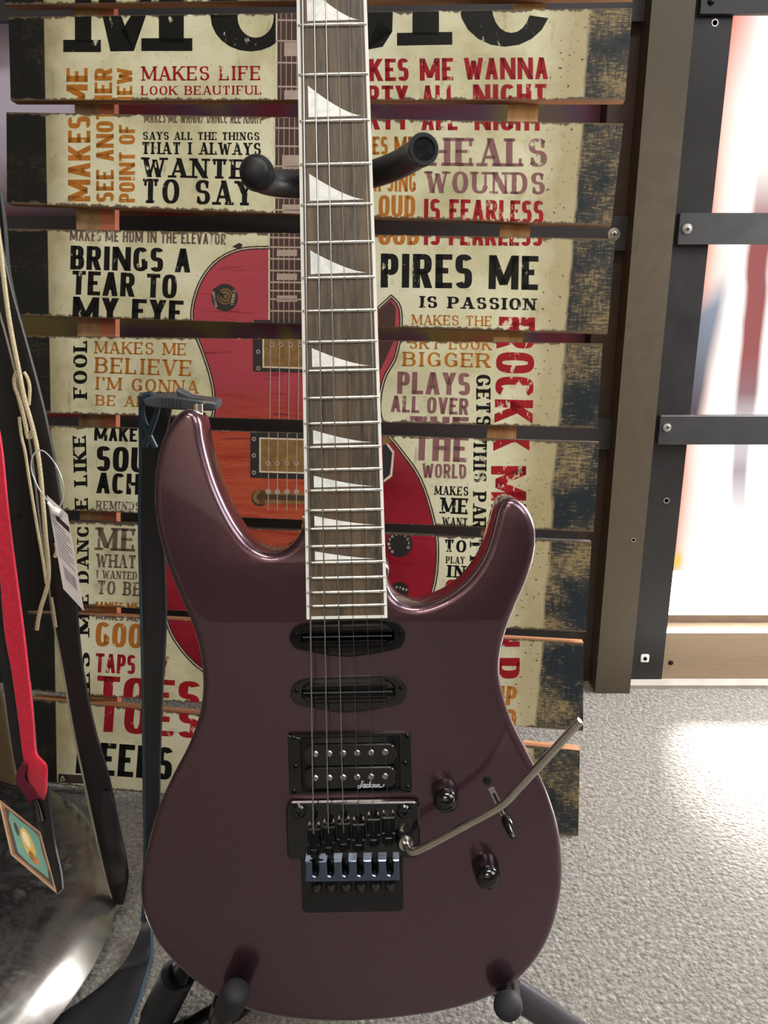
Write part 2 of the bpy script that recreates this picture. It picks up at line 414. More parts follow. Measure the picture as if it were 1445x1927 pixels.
# ------------------------------------------------------------------ lettering engine (stroke skeletons)
def arc(cx, cy, rx, ry, a0, a1): return ('a', cx, cy, rx, ry, a0, a1)
def ln(*p, t=None): return ('l', p, t)
GLY = {  # width, strokes, serifs (x, y, edge) edge b/t = foot/top slab
 'A': (0.92, [ln((0, 0), (.5, 1), t='thin'), ln((.5, 1), (1, 0), t='thick'), ln((.2, .3), (.8, .3))], [(0, 0), (1, 0)]),
 'B': (0.82, [ln((0, 0), (0, 1)), ln((0, 1), (.5, 1)), ln((0, .53), (.55, .53)), ln((0, 0), (.55, 0)), arc(.5, .765, .42, .235, 90, -90), arc(.55, .265, .45, .265, 90, -90)], [(0, 0), (0, 1)]),
 'C': (0.82, [arc(.52, .5, .52, .5, 42, 318)], [(.93, .8, 'v'), (.93, .2, 'v')]),
 'D': (0.86, [ln((0, 0), (0, 1)), ln((0, 1), (.4, 1)), ln((0, 0), (.4, 0)), arc(.4, .5, .6, .5, 90, -90)], [(0, 0), (0, 1)]),
 'E': (0.76, [ln((0, 0), (0, 1)), ln((0, 1), (1, 1)), ln((0, .52), (.78, .52)), ln((0, 0), (1, 0))], [(0, 0), (0, 1), (1, .88, 'v'), (1, .12, 'v')]),
 'F': (0.74, [ln((0, 0), (0, 1)), ln((0, 1), (1, 1)), ln((0, .5), (.75, .5))], [(0, 0), (0, 1), (1, .88, 'v')]),
 'G': (0.88, [arc(.5, .5, .5, .5, 42, 330), ln((.95, .42), (.95, .02)), ln((.6, .42), (1, .42))], [(.93, .8, 'v')]),
 'H': (0.92, [ln((0, 0), (0, 1)), ln((1, 0), (1, 1)), ln((0, .51), (1, .51))], [(0, 0), (0, 1), (1, 0), (1, 1)]),
 'I': (0.30, [ln((.5, 0), (.5, 1))], [(.5, 0), (.5, 1)]),
 'J': (0.62, [ln((1, 1), (1, .25)), arc(.5, .25, .5, .25, 0, -180)], [(1, 1)]),
 'K': (0.90, [ln((0, 0), (0, 1)), ln((.95, 1), (.05, .4), t='thin'), ln((.35, .6), (1, 0), t='thick')], [(0, 0), (0, 1), (.95, 1), (1, 0)]),
 'L': (0.72, [ln((0, 0), (0, 1)), ln((0, 0), (1, 0))], [(0, 0), (0, 1), (1, .12, 'v')]),
 'M': (1.12, [ln((0, 0), (0, 1), t='thin2'), ln((0, 1), (.5, .05), t='thick'), ln((1, 1), (.5, .05), t='thin'), ln((1, 0), (1, 1))], [(0, 0), (1, 0), (0, 1), (1, 1)]),
 'N': (0.92, [ln((0, 0), (0, 1), t='thin2'), ln((0, 1), (1, 0), t='thick'), ln((1, 0), (1, 1), t='thin2')], [(0, 0), (0, 1), (1, 1)]),
 'O': (0.88, [arc(.5, .5, .5, .5, 0, 360)], []),
 'P': (0.80, [ln((0, 0), (0, 1)), ln((0, 1), (.5, 1)), ln((0, .44), (.5, .44)), arc(.5, .72, .5, .28, 90, -90)], [(0, 0), (0, 1)]),
 'R': (0.88, [ln((0, 0), (0, 1)), ln((0, 1), (.5, 1)), ln((0, .48), (.5, .48)), arc(.5, .74, .45, .26, 90, -90), ln((.55, .48), (1, 0), t='thick')], [(0, 0), (0, 1), (1, 0)]),
 'S': (0.76, [arc(.5, .76, .5, .24, 25, 270), arc(.5, .26, .5, .26, 90, -155)], [(.93, .84, 'v'), (.05, .16, 'v')]),
 'T': (0.80, [ln((.5, 0), (.5, 1)), ln((0, 1), (1, 1))], [(.5, 0), (0, .88, 'v'), (1, .88, 'v')]),
 'U': (0.88, [ln((0, 1), (0, .35)), ln((1, 1), (1, .35), t='thin2'), arc(.5, .35, .5, .35, 180, 360)], [(0, 1), (1, 1)]),
 'V': (0.90, [ln((0, 1), (.5, 0), t='thick'), ln((1, 1), (.5, 0), t='thin')], [(0, 1), (1, 1)]),
 'W': (1.25, [ln((0, 1), (.25, 0), t='thick'), ln((.5, .95), (.25, 0), t='thin'), ln((.5, .95), (.75, 0), t='thick'), ln((1, 1), (.75, 0), t='thin')], [(0, 1), (1, 1)]),
 'Y': (0.88, [ln((0, 1), (.5, .45), t='thick'), ln((1, 1), (.5, .45), t='thin'), ln((.5, .5), (.5, 0))], [(0, 1), (1, 1), (.5, 0)]),
 "'": (0.2, [ln((.5, .75), (.5, 1))], []), ' ': (0.42, [], []),
}
for dg, st_ in {'0': [arc(.5, .5, .5, .5, 0, 360)], '1': [ln((.5, 0), (.5, 1))], '2': [arc(.5, .72, .45, .28, 160, -40), ln((.85, .55), (0, 0)), ln((0, 0), (1, 0))],
        '3': [arc(.5, .75, .45, .25, 140, -90), arc(.5, .25, .5, .25, 90, -140)], '4': [ln((.7, 0), (.7, 1)), ln((.7, 1), (0, .3)), ln((0, .3), (1, .3))],
        '5': [ln((.9, 1), (.1, 1)), ln((.1, 1), (.1, .55)), arc(.5, .3, .5, .3, 120, -150)], '6': [arc(.5, .3, .5, .3, 0, 360), ln((.6, 1), (.05, .4))],
        '7': [ln((0, 1), (1, 1)), ln((1, 1), (.35, 0))], '8': [arc(.5, .75, .4, .25, 0, 360), arc(.5, .26, .5, .26, 0, 360)], '9': [arc(.5, .7, .5, .3, 0, 360), ln((.95, .6), (.4, 0))]}.items():
    GLY[dg] = (0.6, st_, [])

def glyph(ch, style):
    """list of convex polygons in (x: 0..w, y: 0..1) and the advance"""
    w, strokes, ser = GLY[ch]
    if style == 'slab': tv, th, sc, gap, pw = 0.265, 0.115, 1.0, 0.20, 2.2
    elif style == 'slabm': tv, th, sc, gap, pw = 0.20, 0.095, 1.0, 0.20, 2.1
    elif style == 'heavy': tv, th, sc, gap, pw = 0.22, 0.12, 1.0, 0.2, 2.2
    elif style == 'thin': tv, th, sc, gap, pw = 0.12, 0.12, 0.8, 0.2, 2.0
    else: tv, th, sc, gap, pw = 0.20, 0.165, 0.60, 0.085, 3.0
    serif = style in ('slab', 'slabm', 'heavy')
    if style == 'sans': w *= {'N': 1.2, 'M': 1.22, 'W': 1.1, 'K': 1.08}.get(ch, 1.0)
    if ch == 'I': w = (tv + 0.02) / sc if not serif else 0.34
    w *= sc; x0, x1 = tv / 2, max(w - tv / 2, tv / 2)
    if ch == 'I': x0 = x1 = w / 2
    sx = lambda x: x0 + (x1 - x0) * x
    sy = lambda y: th / 2 + (1 - th) * y
    polys = []
    def seg(p, q, t1, t2=None):
        t2 = t1 if t2 is None else t2
        d = Vector((q[0] - p[0], q[1] - p[1]))
        if d.length < 1e-6: return
        d.normalize(); n = Vector((-d.y, d.x))
        polys.append([(p[0] + n.x * t1 / 2, p[1] + n.y * t1 / 2), (p[0] - n.x * t1 / 2, p[1] - n.y * t1 / 2), (q[0] - n.x * t2 / 2, q[1] - n.y * t2 / 2), (q[0] + n.x * t2 / 2, q[1] + n.y * t2 / 2)])
    for s in strokes:
        if s[0] == 'l':
            (p, q), t = s[1], s[2]
            P, Q = [sx(p[0]), sy(p[1])], [sx(q[0]), sy(q[1])]
            d = Vector((Q[0] - P[0], Q[1] - P[1])); vert = abs(d.x) < 1e-4; hor = abs(d.y) < 1e-4
            if vert or (t and not hor):   # run to the true cap/base line
                for E, e in ((P, p), (Q, q)):
                    if e[1] == 0: E[1] = 0
                    if e[1] == 1: E[1] = 1
            if hor:
                T = th
                if ch in 'EFLTZ7':
                    if p[0] == 0: P[0] -= tv / 2
                    if q[0] == 1: Q[0] += tv / 2
                    elif ch in 'EF': Q[0] += tv / 4
            elif vert: T = tv
            else: T = tv
            if serif and t == 'thin': T = th * 1.05
            if serif and t == 'thin2': T = th * 1.15
            if not hor and not vert:
                # sheared ends keep the stroke between base and cap line
                k = T / max(0.35, abs(d.normalized().y)); h = k / 2
                polys.append([(P[0] - h, P[1]), (P[0] + h, P[1]), (Q[0] + h, Q[1]), (Q[0] - h, Q[1])])
            else: seg(P, Q, T)
        else:
            _, cx, cy, rx, ry, a0, a1 = s
            n = max(8, int(abs(a1 - a0) / 14)); pts = []
            for k in range(n + 1):
                a = R(a0 + (a1 - a0) * k / n); c_, s_ = math.cos(a), math.sin(a)
                ux = math.copysign(abs(c_) ** (2 / pw), c_); uy = math.copysign(abs(s_) ** (2 / pw), s_)
                pts.append((sx(cx) + (x1 - x0) * rx * ux, sy(cy) + (1 - th) * ry * uy, abs(ux)))
            prev = None
            for k in range(n + 1):
                p0 = pts[max(0, k - 1)]; p1 = pts[min(n, k + 1)]
                if a1 - a0 >= 360 and k in (0, n): p0, p1 = pts[n - 1], pts[1]
                d = Vector((p1[0] - p0[0], p1[1] - p0[1]))
                if d.length < 1e-9: continue
                d.normalize(); nn = Vector((-d.y, d.x)); T = th + (tv - th) * abs(d.y) ** 1.5
                cur = ((pts[k][0] + nn.x * T / 2, pts[k][1] + nn.y * T / 2), (pts[k][0] - nn.x * T / 2, pts[k][1] - nn.y * T / 2))
                if prev: polys.append([prev[0], prev[1], cur[1], cur[0]])
                prev = cur
    if serif:
        sw = tv * 1.75
        for q in ser:
            X = sx(q[0])
            if len(q) == 2:
                y = 0 if q[1] == 0 else 1 - th
                polys.append([(X - sw / 2, y), (X + sw / 2, y), (X + sw / 2, y + th), (X - sw / 2, y + th)])
            else:
                y = sy(q[1]); hh = 0.13; ww = th * 0.55
                polys.append([(X - ww, y - hh), (X + ww, y - hh), (X + ww, y + hh), (X - ww, y + hh)])
    return polys, w + gap

def text_polys(txt, style, p0, p1, h):
    """polygons in photograph pixels for a line whose baseline runs p0 -> p1"""
    x = 0; out = []
    for ch in txt:
        g, adv = glyph(ch, style)
        out += [[(px + x, py) for px, py in q] for q in g]; x += adv
    x -= adv - GLY[txt[-1]][0] * (adv > 0) * 0 - 0.0
    tot = x + adv - (0.085 if style == 'sans' else 0.2)
    bx, by = p1[0] - p0[0], p1[1] - p0[1]; L = math.hypot(bx, by); ux, uy = by / L, -bx / L
    return [[(p0[0] + bx * a / tot + ux * b_ * h, p0[1] + by * a / tot + uy * b_ * h) for a, b_ in q] for q in out]

def clip(poly, conv):
    """Sutherland-Hodgman: poly against a convex polygon (either winding)"""
    area2 = sum(conv[i][0] * conv[(i + 1) % len(conv)][1] - conv[(i + 1) % len(conv)][0] * conv[i][1] for i in range(len(conv)))
    sg = 1 if area2 > 0 else -1; out = poly
    for i in range(len(conv)):
        a, b_ = conv[i], conv[(i + 1) % len(conv)]; inp = out; out = []
        side = lambda p: sg * ((b_[0] - a[0]) * (p[1] - a[1]) - (b_[1] - a[1]) * (p[0] - a[0]))
        for j in range(len(inp)):
            p, q = inp[j], inp[(j + 1) % len(inp)]; sp, sq = side(p), side(q)
            if sp >= 0: out.append(p)
            if (sp >= 0) != (sq >= 0):
                t = sp / (sp - sq); out.append((p[0] + (q[0] - p[0]) * t, p[1] + (q[1] - p[1]) * t))
        if not out: return []
    return out

# ------------------------------------------------------------------ the wooden sign
nS = Vector((-0.109, -0.9836, 0.144)).normalized()
PBR = at_z(1088, 1573, 0.0)
def on_sign(px, py):
    r = ray(px, py); return EYE + r * ((PBR - EYE).dot(nS) / r.dot(nS))
PBL = on_sign(75, 1474)
exS = (PBR - PBL).normalized(); eyS = nS.cross(exS).normalized()
SG = Frame((PBR + PBL) / 2, exS, eyS, nS)

INK = {}
def print_base(t, shift=0.0):
    """aged cream paper over wood; returns colour"""
    p = t.sep(t.co())
    n1 = t.noise(9, 5, 0.6); n2 = t.noise(60, 4, 0.65, t.mapped((1, 0.25, 1))); n3 = t.noise(26, 4, 0.6)
    cream = t.ramp(n1, [(0.3, C(178, 174, 134)), (0.5, C(212, 211, 178)), (0.7, C(226, 227, 202))])
    cream = t.mix(t.ramp(n3, [(0.58, 0.0), (0.74, 0.55)]), cream, C(150, 140, 100))
    cream = t.mix(t.ramp(n2, [(0.62, 0.0), (0.72, 0.5)]), cream, C(120, 108, 80))
    return cream, p, n1, n2, n3
def m_print():
    t = NT('aged_print')
    cream, p, n1, n2, n3 = print_base(t)
    uv = t.sep(t.co('UV'))
    # browner towards the print's left and right margins, like the printed vignette of the artwork
    e1 = t.math('ADD', p[0], t.math('MULTIPLY', t.math('SUBTRACT', n3, 0.5), 0.05))
    r_tan = t.math('DIVIDE', t.math('SUBTRACT', e1, 0.222), 0.035, True)
    cream = t.mix(t.math('MULTIPLY', r_tan, 0.75), cream, C(164, 150, 112))
    l_tan = t.math('DIVIDE', t.math('SUBTRACT', -0.278, e1), 0.03, True)
    cream = t.mix(t.math('MULTIPLY', l_tan, 0.75), cream, C(140, 130, 98))
    # specks
    sp = t.noise(230, 2, 0.5); cream = t.mix(t.math('MULTIPLY', t.ramp(sp, [(0.66, 0.0), (0.7, 1.0)]), t.math('ADD', 0.25, r_tan)), cream, C(70, 60, 46))
    # painted dark ends, scratched through on the right
    scr = t.noise(330, 5, 0.8, t.mapped((0.28, 1.3, 1))); scr2 = t.noise(240, 4, 0.75, t.mapped((1.5, 0.3, 1)))
    patch = t.noise(17, 3, 0.55, t.mapped((1, 1, 1), (3, 1, 0)))
    scratch = t.math('ADD', t.math('ADD', t.math('MULTIPLY', scr, 0.75), t.math('MULTIPLY', scr2, 0.35)), t.math('MULTIPLY', patch, 0.5))
    dk = t.mix(t.ramp(patch, [(0.4, 0.0), (0.6, 1.0)]), C(36, 44, 50), C(66, 66, 62))
    r_end = t.mix(t.ramp(scratch, [(0.80, 0.0), (0.92, 0.9)]), dk, C(150, 132, 94))
    l_end = t.mix(t.ramp(scratch, [(0.86, 0.0), (1.0, 0.5)]), C(27, 28, 28), C(96, 84, 60))
    e2 = t.math('ADD', p[0], t.math('MULTIPLY', t.math('SUBTRACT', n2, 0.5), 0.012))
    col = t.mix(t.math('DIVIDE', t.math('SUBTRACT', e2, 0.274), 0.004, True), cream, r_end)
    col = t.mix(t.math('DIVIDE', t.math('SUBTRACT', -0.3115, p[0]), 0.001, True), col, l_end)
    # chipped edges along the plank's top and bottom
    ed = t.math('MINIMUM', uv[1], t.math('SUBTRACT', 1.0, uv[1]))
    chip = t.math('SUBTRACT', t.math('ADD', ed, t.math('MULTIPLY', t.math('SUBTRACT', t.noise(120, 4, 0.6, t.mapped((1, 0.3, 1))), 0.5), 0.12)), 0.012)
    col = t.mix(t.math('SUBTRACT', 1.0, t.math('MULTIPLY', chip, 60.0, True), True), col, C(96, 84, 66))
    t.set(**{'Base Color': col, 'Specular IOR Level': 0.22, 'Roughness': t.ramp(n2, [(0.3, 0.36), (0.7, 0.52)])})
    t.bump(n2, 0.12, 0.0008); return t.m
def m_ink(name, col, wear=0.0):
    t = NT(name); cream, p, n1, n2, n3 = print_base(t)
    w1 = t.noise(105, 4, 0.7, t.mapped((1, 0.45, 1), (wear * 7, 2, 0))); w2 = t.noise(18, 3, 0.5)
    right = t.math('MULTIPLY', t.math('ADD', p[0], 0.02), 0.11, True)
    k = t.math('ADD', t.math('ADD', t.math('MULTIPLY', w1, 0.7), t.math('MULTIPLY', w2, 0.3)), right)
    f = t.ramp(k, [(0.60 - wear, 0.0), (0.635 - wear, 0.85)])
    sh = t.ramp(w2, [(0.3, tuple(x * .85 for x in col[:3]) + (1,)), (0.7, tuple(min(1, x * 1.15) for x in col[:3]) + (1,))])
    t.set(**{'Base Color': t.mix(f, sh, cream), 'Roughness': 0.45, 'Specular IOR Level': 0.18}); t.bump(n2, 0.1, 0.0006); return t.m
def m_redbody():
    t = NT('printed_red_body'); p = t.sep(t.co())
    st1 = t.noise(40, 5, 0.72, t.mapped((0.22, 2.6, 1))); big = t.noise(9, 3)
    red = t.ramp(big, [(0.35, C(118, 16, 28)), (0.65, C(152, 34, 50))])
    # printed sunburst: orange in the middle of the body, pinker near the shoulder
    dx = t.math('DIVIDE', t.math('ADD', p[0], 0.06), 0.13); dy = t.math('DIVIDE', t.math('SUBTRACT', p[1], 0.39), 0.13)
    d = t.math('SQRT', t.math('ADD', t.math('MULTIPLY', dx, dx), t.math('MULTIPLY', dy, dy)))
    d = t.math('ADD', d, t.math('MULTIPLY', t.math('SUBTRACT', st1, 0.5), 1.1))
    org = t.ramp(st1, [(0.35, C(142, 46, 34)), (0.6, C(184, 88, 60))])
    pink = t.math('MULTIPLY', t.math('SUBTRACT', p[1], 0.40), 9.0, True)
    col = t.mix(t.math('MULTIPLY', pink, 0.6), red, C(190, 84, 96))
    col = t.mix(t.ramp(d, [(0.55, 1.0), (0.95, 0.0)]), col, org)
    col = t.mix(t.ramp(st1, [(0.57, 0.0), (0.66, 0.75)]), col, C(100, 16, 26))
    t.set(**{'Base Color': col, 'Roughness': 0.4, 'Specular IOR Level': 0.25}); return t.m
mi = ['black', 'red', 'ochre', 'mauve', 'grey', 'body', 'brown', 'fretb', 'gold', 'ivory', 'steel']
m_wood = NT('raw_wood'); _f = m_wood.noise(40, 5, 0.6, m_wood.mapped((0.15, 2, 2)))
m_wood.set(**{'Base Color': m_wood.ramp(_f, [(0.3, C(120, 78, 50)), (0.7, C(186, 132, 92))]), 'Roughness': 0.7}); m_wood.bump(_f, 0.2, 0.001)
m_batten = NT('batten_wood'); _f = m_batten.noise(40, 5, 0.6, m_batten.mapped((2, 0.15, 2)))
m_batten.set(**{'Base Color': m_batten.ramp(_f, [(0.3, C(176, 128, 78)), (0.7, C(214, 172, 118))]), 'Roughness': 0.7}); m_batten.bump(_f, 0.3, 0.001)
m_batten2 = NT('weathered_batten'); _f = m_batten2.noise(60, 5, 0.6, m_batten2.mapped((1, 0.6, 2)))
m_batten2.set(**{'Base Color': m_batten2.ramp(_f, [(0.3, C(110, 84, 56)), (0.7, C(170, 136, 96))]), 'Roughness': 0.75})
m_battenlit = mat('lit_batten_side', C(166, 96, 66), 0.7, var=0.12)
INKM = [m_print(), m_wood.m, m_ink('black_ink', C(20, 21, 20)), m_ink('red_ink', C(150, 26, 38), 0.015), m_ink('ochre_ink', C(176, 112, 44)),
        m_ink('mauve_ink', C(136, 96, 98)), m_ink('grey_ink', C(112, 96, 84), 0.04), m_redbody(), mat('printed_outline', C(66, 50, 40), 0.45),
        mat('printed_fretboard', C(62, 36, 32), 0.45), mat('printed_gold', C(128, 98, 52), 0.45, var=0.25, scale=120), mat('printed_ivory', C(214, 206, 184), 0.45),
        mat('printed_steel', C(170, 152, 140), 0.45), mat('printed_charcoal', C(36, 34, 36), 0.45), mat('dusty_edge', C(66, 60, 54), 0.8, var=0.3, scale=90)]
IX = {'black': 2, 'red': 3, 'ochre': 4, 'mauve': 5, 'grey': 6, 'body': 7, 'brown': 8, 'fretb': 9, 'gold': 10, 'ivory': 11, 'steel': 12, 'char': 13}

QUADS = [[(14, -180), (1210, -205), (1194, -8), (10, 9)],
         [(16, 32), (1190, 15), (1176, 188), (20, 189)], [(12, 211), (1173, 232), (1150, 425), (13, 383)],
         [(16, 430), (1158, 449), (1143, 628), (18, 593)], [(28, 631), (1134, 646), (1124, 806), (35, 776)],
         [(38, 799), (1128, 832), (1117, 1001), (45, 957)], [(45, 978), (1113, 1020), (1103, 1190), (52, 1134)],
         [(52, 1150), (1098, 1210), (1097, 1376), (60, 1300)], [(62, 1314), (1091, 1412), (1088, 1573), (75, 1472)]]
TXT = {
 1: [('slabm', 'red', 'MAKES LIFE', (267, 152), (490, 151), 27), ('slabm', 'red', 'LOOK BEAUTIFUL', (266, 179), (492, 178), 17),
     ('sans', 'ochre', 'ME', (165, 206), (165, 128), 40), ('sans', 'ochre', 'HER', (211, 204), (211, 128), 33), ('sans', 'ochre', 'IEW', (249, 190), (249, 128), 29),
     ('sans', 'red', 'KES', (695, 153), (769, 152), 42), ('sans', 'red', 'ME', (790, 152), (853, 151), 42), ('sans', 'red', 'WANNA', (873, 150), (1031, 149), 41),
     ('sans', 'red', 'RTY', (690, 204), (768, 204), 43), ('sans', 'red', 'ALL', (794, 204), (858, 203), 43), ('sans', 'red', 'NIGHT', (890, 203), (1028, 202), 44)],
 2: [('sans', 'grey', 'MAKES ME WANNA DANCE ALL NIGHT', (271, 231), (493, 233), 22), ('slab', 'black', 'SAYS ALL THE THINGS', (269, 263), (488, 264), 15),
     ('slab', 'black', 'THAT I ALWAYS', (267, 290), (491, 292), 23), ('slab', 'black', 'WANTED', (268, 333), (498, 338), 37), ('slab', 'black', 'TO SAY', (268, 382), (476, 387), 46),
     ('sans', 'ochre', 'MAKES', (170, 379), (170, 219), 42), ('sans', 'ochre', 'SEE ANOT', (214, 380), (214, 206), 33), ('sans', 'ochre', 'POINT OF', (254, 381), (254, 235), 30),
     ('sans', 'red', 'RTY', (690, 244), (770, 244), 42), ('sans', 'red', 'ALL', (793, 245), (861, 245), 42), ('sans', 'red', 'NIGHT', (893, 245), (1022, 246), 42),
     ('sans', 'ochre', 'ES ME', (701, 291), (781, 291), 34), ('slab', 'mauve', 'HEALS', (805, 312), (1029, 314), 53), ('sans', 'ochre', 'A SING', (703, 360), (783, 361), 37),
     ('slab', 'mauve', 'WOUNDS', (801, 363), (1025, 366), 41), ('sans', 'ochre', 'OUD', (712, 408), (781, 409), 41), ('sans', 'red', 'IS FEARLESS', (797, 416), (1022, 420), 42)],
 3: [('sans', 'grey', 'MAKES ME HUM IN THE ELEVATOR', (131, 453), (425, 461), 21), ('sans', 'black', 'BRINGS A', (132, 507), (358, 513), 45), ('sans', 'black', 'TEAR TO', (135, 554), (332, 562), 45),
     ('sans', 'black', 'MY EYE', (136, 604), (344, 612), 46), ('sans', 'ochre', 'OUD', (712, 461), (789, 461), 41), ('sans', 'red', 'IS FEARLESS', (797, 461), (1020, 463), 40),
     ('sans', 'black', 'PIRES', (716, 541), (888, 543), 64), ('sans', 'black', 'ME', (919, 544), (1012, 546), 64), ('slab', 'black', 'IS PASSION', (790, 579), (1008, 584), 22),
     ('slabm', 'ochre', 'MAKES THE', (775, 611), (925, 614), 19), ('sans', 'red', 'R', (939, 596), (938, 640), 68)],
 4: [('slabm', 'ochre', 'MAKES ME', (178, 665), (350, 669), 23), ('slabm', 'ochre', 'BELIEVE', (179, 702), (360, 708), 30), ('slabm', 'ochre', "I'M GONNA", (179, 733), (373, 741), 24),
     ('slabm', 'ochre', 'BE ALRIGHT', (180, 763), (372, 770), 20), ('slab', 'black', 'FOOL', (164, 749), (164, 641), 26),
     ('slabm', 'ochre', 'SKY LOOK', (770, 656), (925, 659), 20), ('slabm', 'ochre', 'BIGGER', (758, 689), (922, 692), 27), ('sans', 'mauve', 'PLAYS', (747, 741), (884, 744), 42),
     ('sans', 'mauve', 'ALL OVER', (735, 775), (881, 781), 31), ('sans', 'mauve', 'THE', (771, 832), (881, 834), 49), ('slab', 'black', 'GETS', (896, 705), (896, 802), 27), ('sans', 'red', 'ROCK', (935, 616), (930, 795), 72)],
 5: [('sans', 'black', 'MAKES', (177, 829), (274, 832), 25), ('sans', 'black', 'SOUL', (181, 886), (305, 891), 47), ('sans', 'black', 'ACHE', (181, 928), (288, 932), 39), ('slab', 'grey', 'REMINDS', (181, 958), (264, 961), 16),
     ('slab', 'black', 'E LIKE A', (166, 958), (160, 770), 25), ('sans', 'mauve', 'THE', (778, 866), (880, 870), 49), ('sans', 'mauve', 'WORLD', (794, 899), (877, 901), 27),
     ('slab', 'black', 'MAKES', (817, 931), (881, 933), 17), ('slab', 'black', 'ME', (829, 966), (880, 968), 30), ('slab', 'black', 'WANT', (832, 988), (879, 990), 15),
     ('slab', 'black', 'THIS PARTY', (891, 829), (889, 1043), 25), ('sans', 'red', 'ME', (924, 877), (924, 985), 66), ('sans', 'red', 'K', (928, 806), (928, 848), 68)],
 6: [('slab', 'grey', 'ME', (181, 1035), (254, 1038), 43), ('slab', 'grey', 'WHAT', (181, 1067), (255, 1070), 25), ('slab', 'grey', 'I WANTED', (181, 1088), (258, 1091), 15), ('slab', 'grey', 'TO BE', (183, 1118), (264, 1122), 26),
     ('sans', 'ochre', 'MAKES ME FEEL', (180, 1146), (300, 1150), 14), ('slab', 'black', 'E DANC', (167, 1138), (167, 989), 22),
     ('slab', 'black', 'TO', (836, 1038), (877, 1040), 23), ('slab', 'black', 'PLAY', (839, 1060), (874, 1061), 13), ('slab', 'black', 'IN', (841, 1086), (875, 1088), 23),
     ('slab', 'black', 'TY', (884, 1014), (884, 1062), 24), ('sans', 'red', 'ON', (836, 1136), (902, 1138), 46)],
 7: [('sans', 'grey', 'MAKES ME FEEL', (180, 1166), (300, 1171), 13), ('sans', 'ochre', 'GOOD', (179, 1216), (298, 1222), 46), ('sans', 'red', 'TAPS MY', (179, 1265), (316, 1272), 36),
     ('sans', 'red', 'TOES', (180, 1331), (374, 1343), 60), ('slab', 'black', 'KES M', (170, 1338), (168, 1152), 23),
     ('sans', 'red', 'D', (938, 1238), (938, 1277), 40), ('sans', 'red', 'N', (938, 1185), (938, 1217), 40), ('sans', 'ochre', 'UP', (926, 1326), (971, 1329), 37), ('sans', 'ochre', 'TO', (922, 1374), (970, 1377), 42)],
 8: [('sans', 'red', 'TOES', (182, 1376), (374, 1390), 62), ('sans', 'black', 'KEEPS', (142, 1455), (322, 1468), 61)],
}
BODY = [(506, 466), (455, 469), (412, 488), (380, 525), (363, 575), (364, 615), (382, 664), (398, 715), (403, 765), (392, 815), (358, 890), (325, 985), (310, 1060), (311, 1150), (330, 1205), (383, 1262), (480, 1310),
        (650, 1320), (760, 1240), (812, 1120), (823, 1040), (815, 975), (790, 900), (752, 845), (727, 812), (714, 770), (722, 715), (744, 672), (754, 620), (752, 578), (736, 558), (712, 580), (690, 560), (690, 466)]
BODY_S = [tuple(p) for p in spline([Vector(p) for p in BODY[:31]], 4)] + BODY[31:]
# points of the photograph where the printed guitar's outline is inked
FRETTED = {1: (521, 585), 2: (517, 585), 3: (507, 585)}
sign = tag(empty('pallet_sign', SG.M), 'large weathered slatted wooden wall sign printed with music sayings and a red guitar', 'wooden sign')

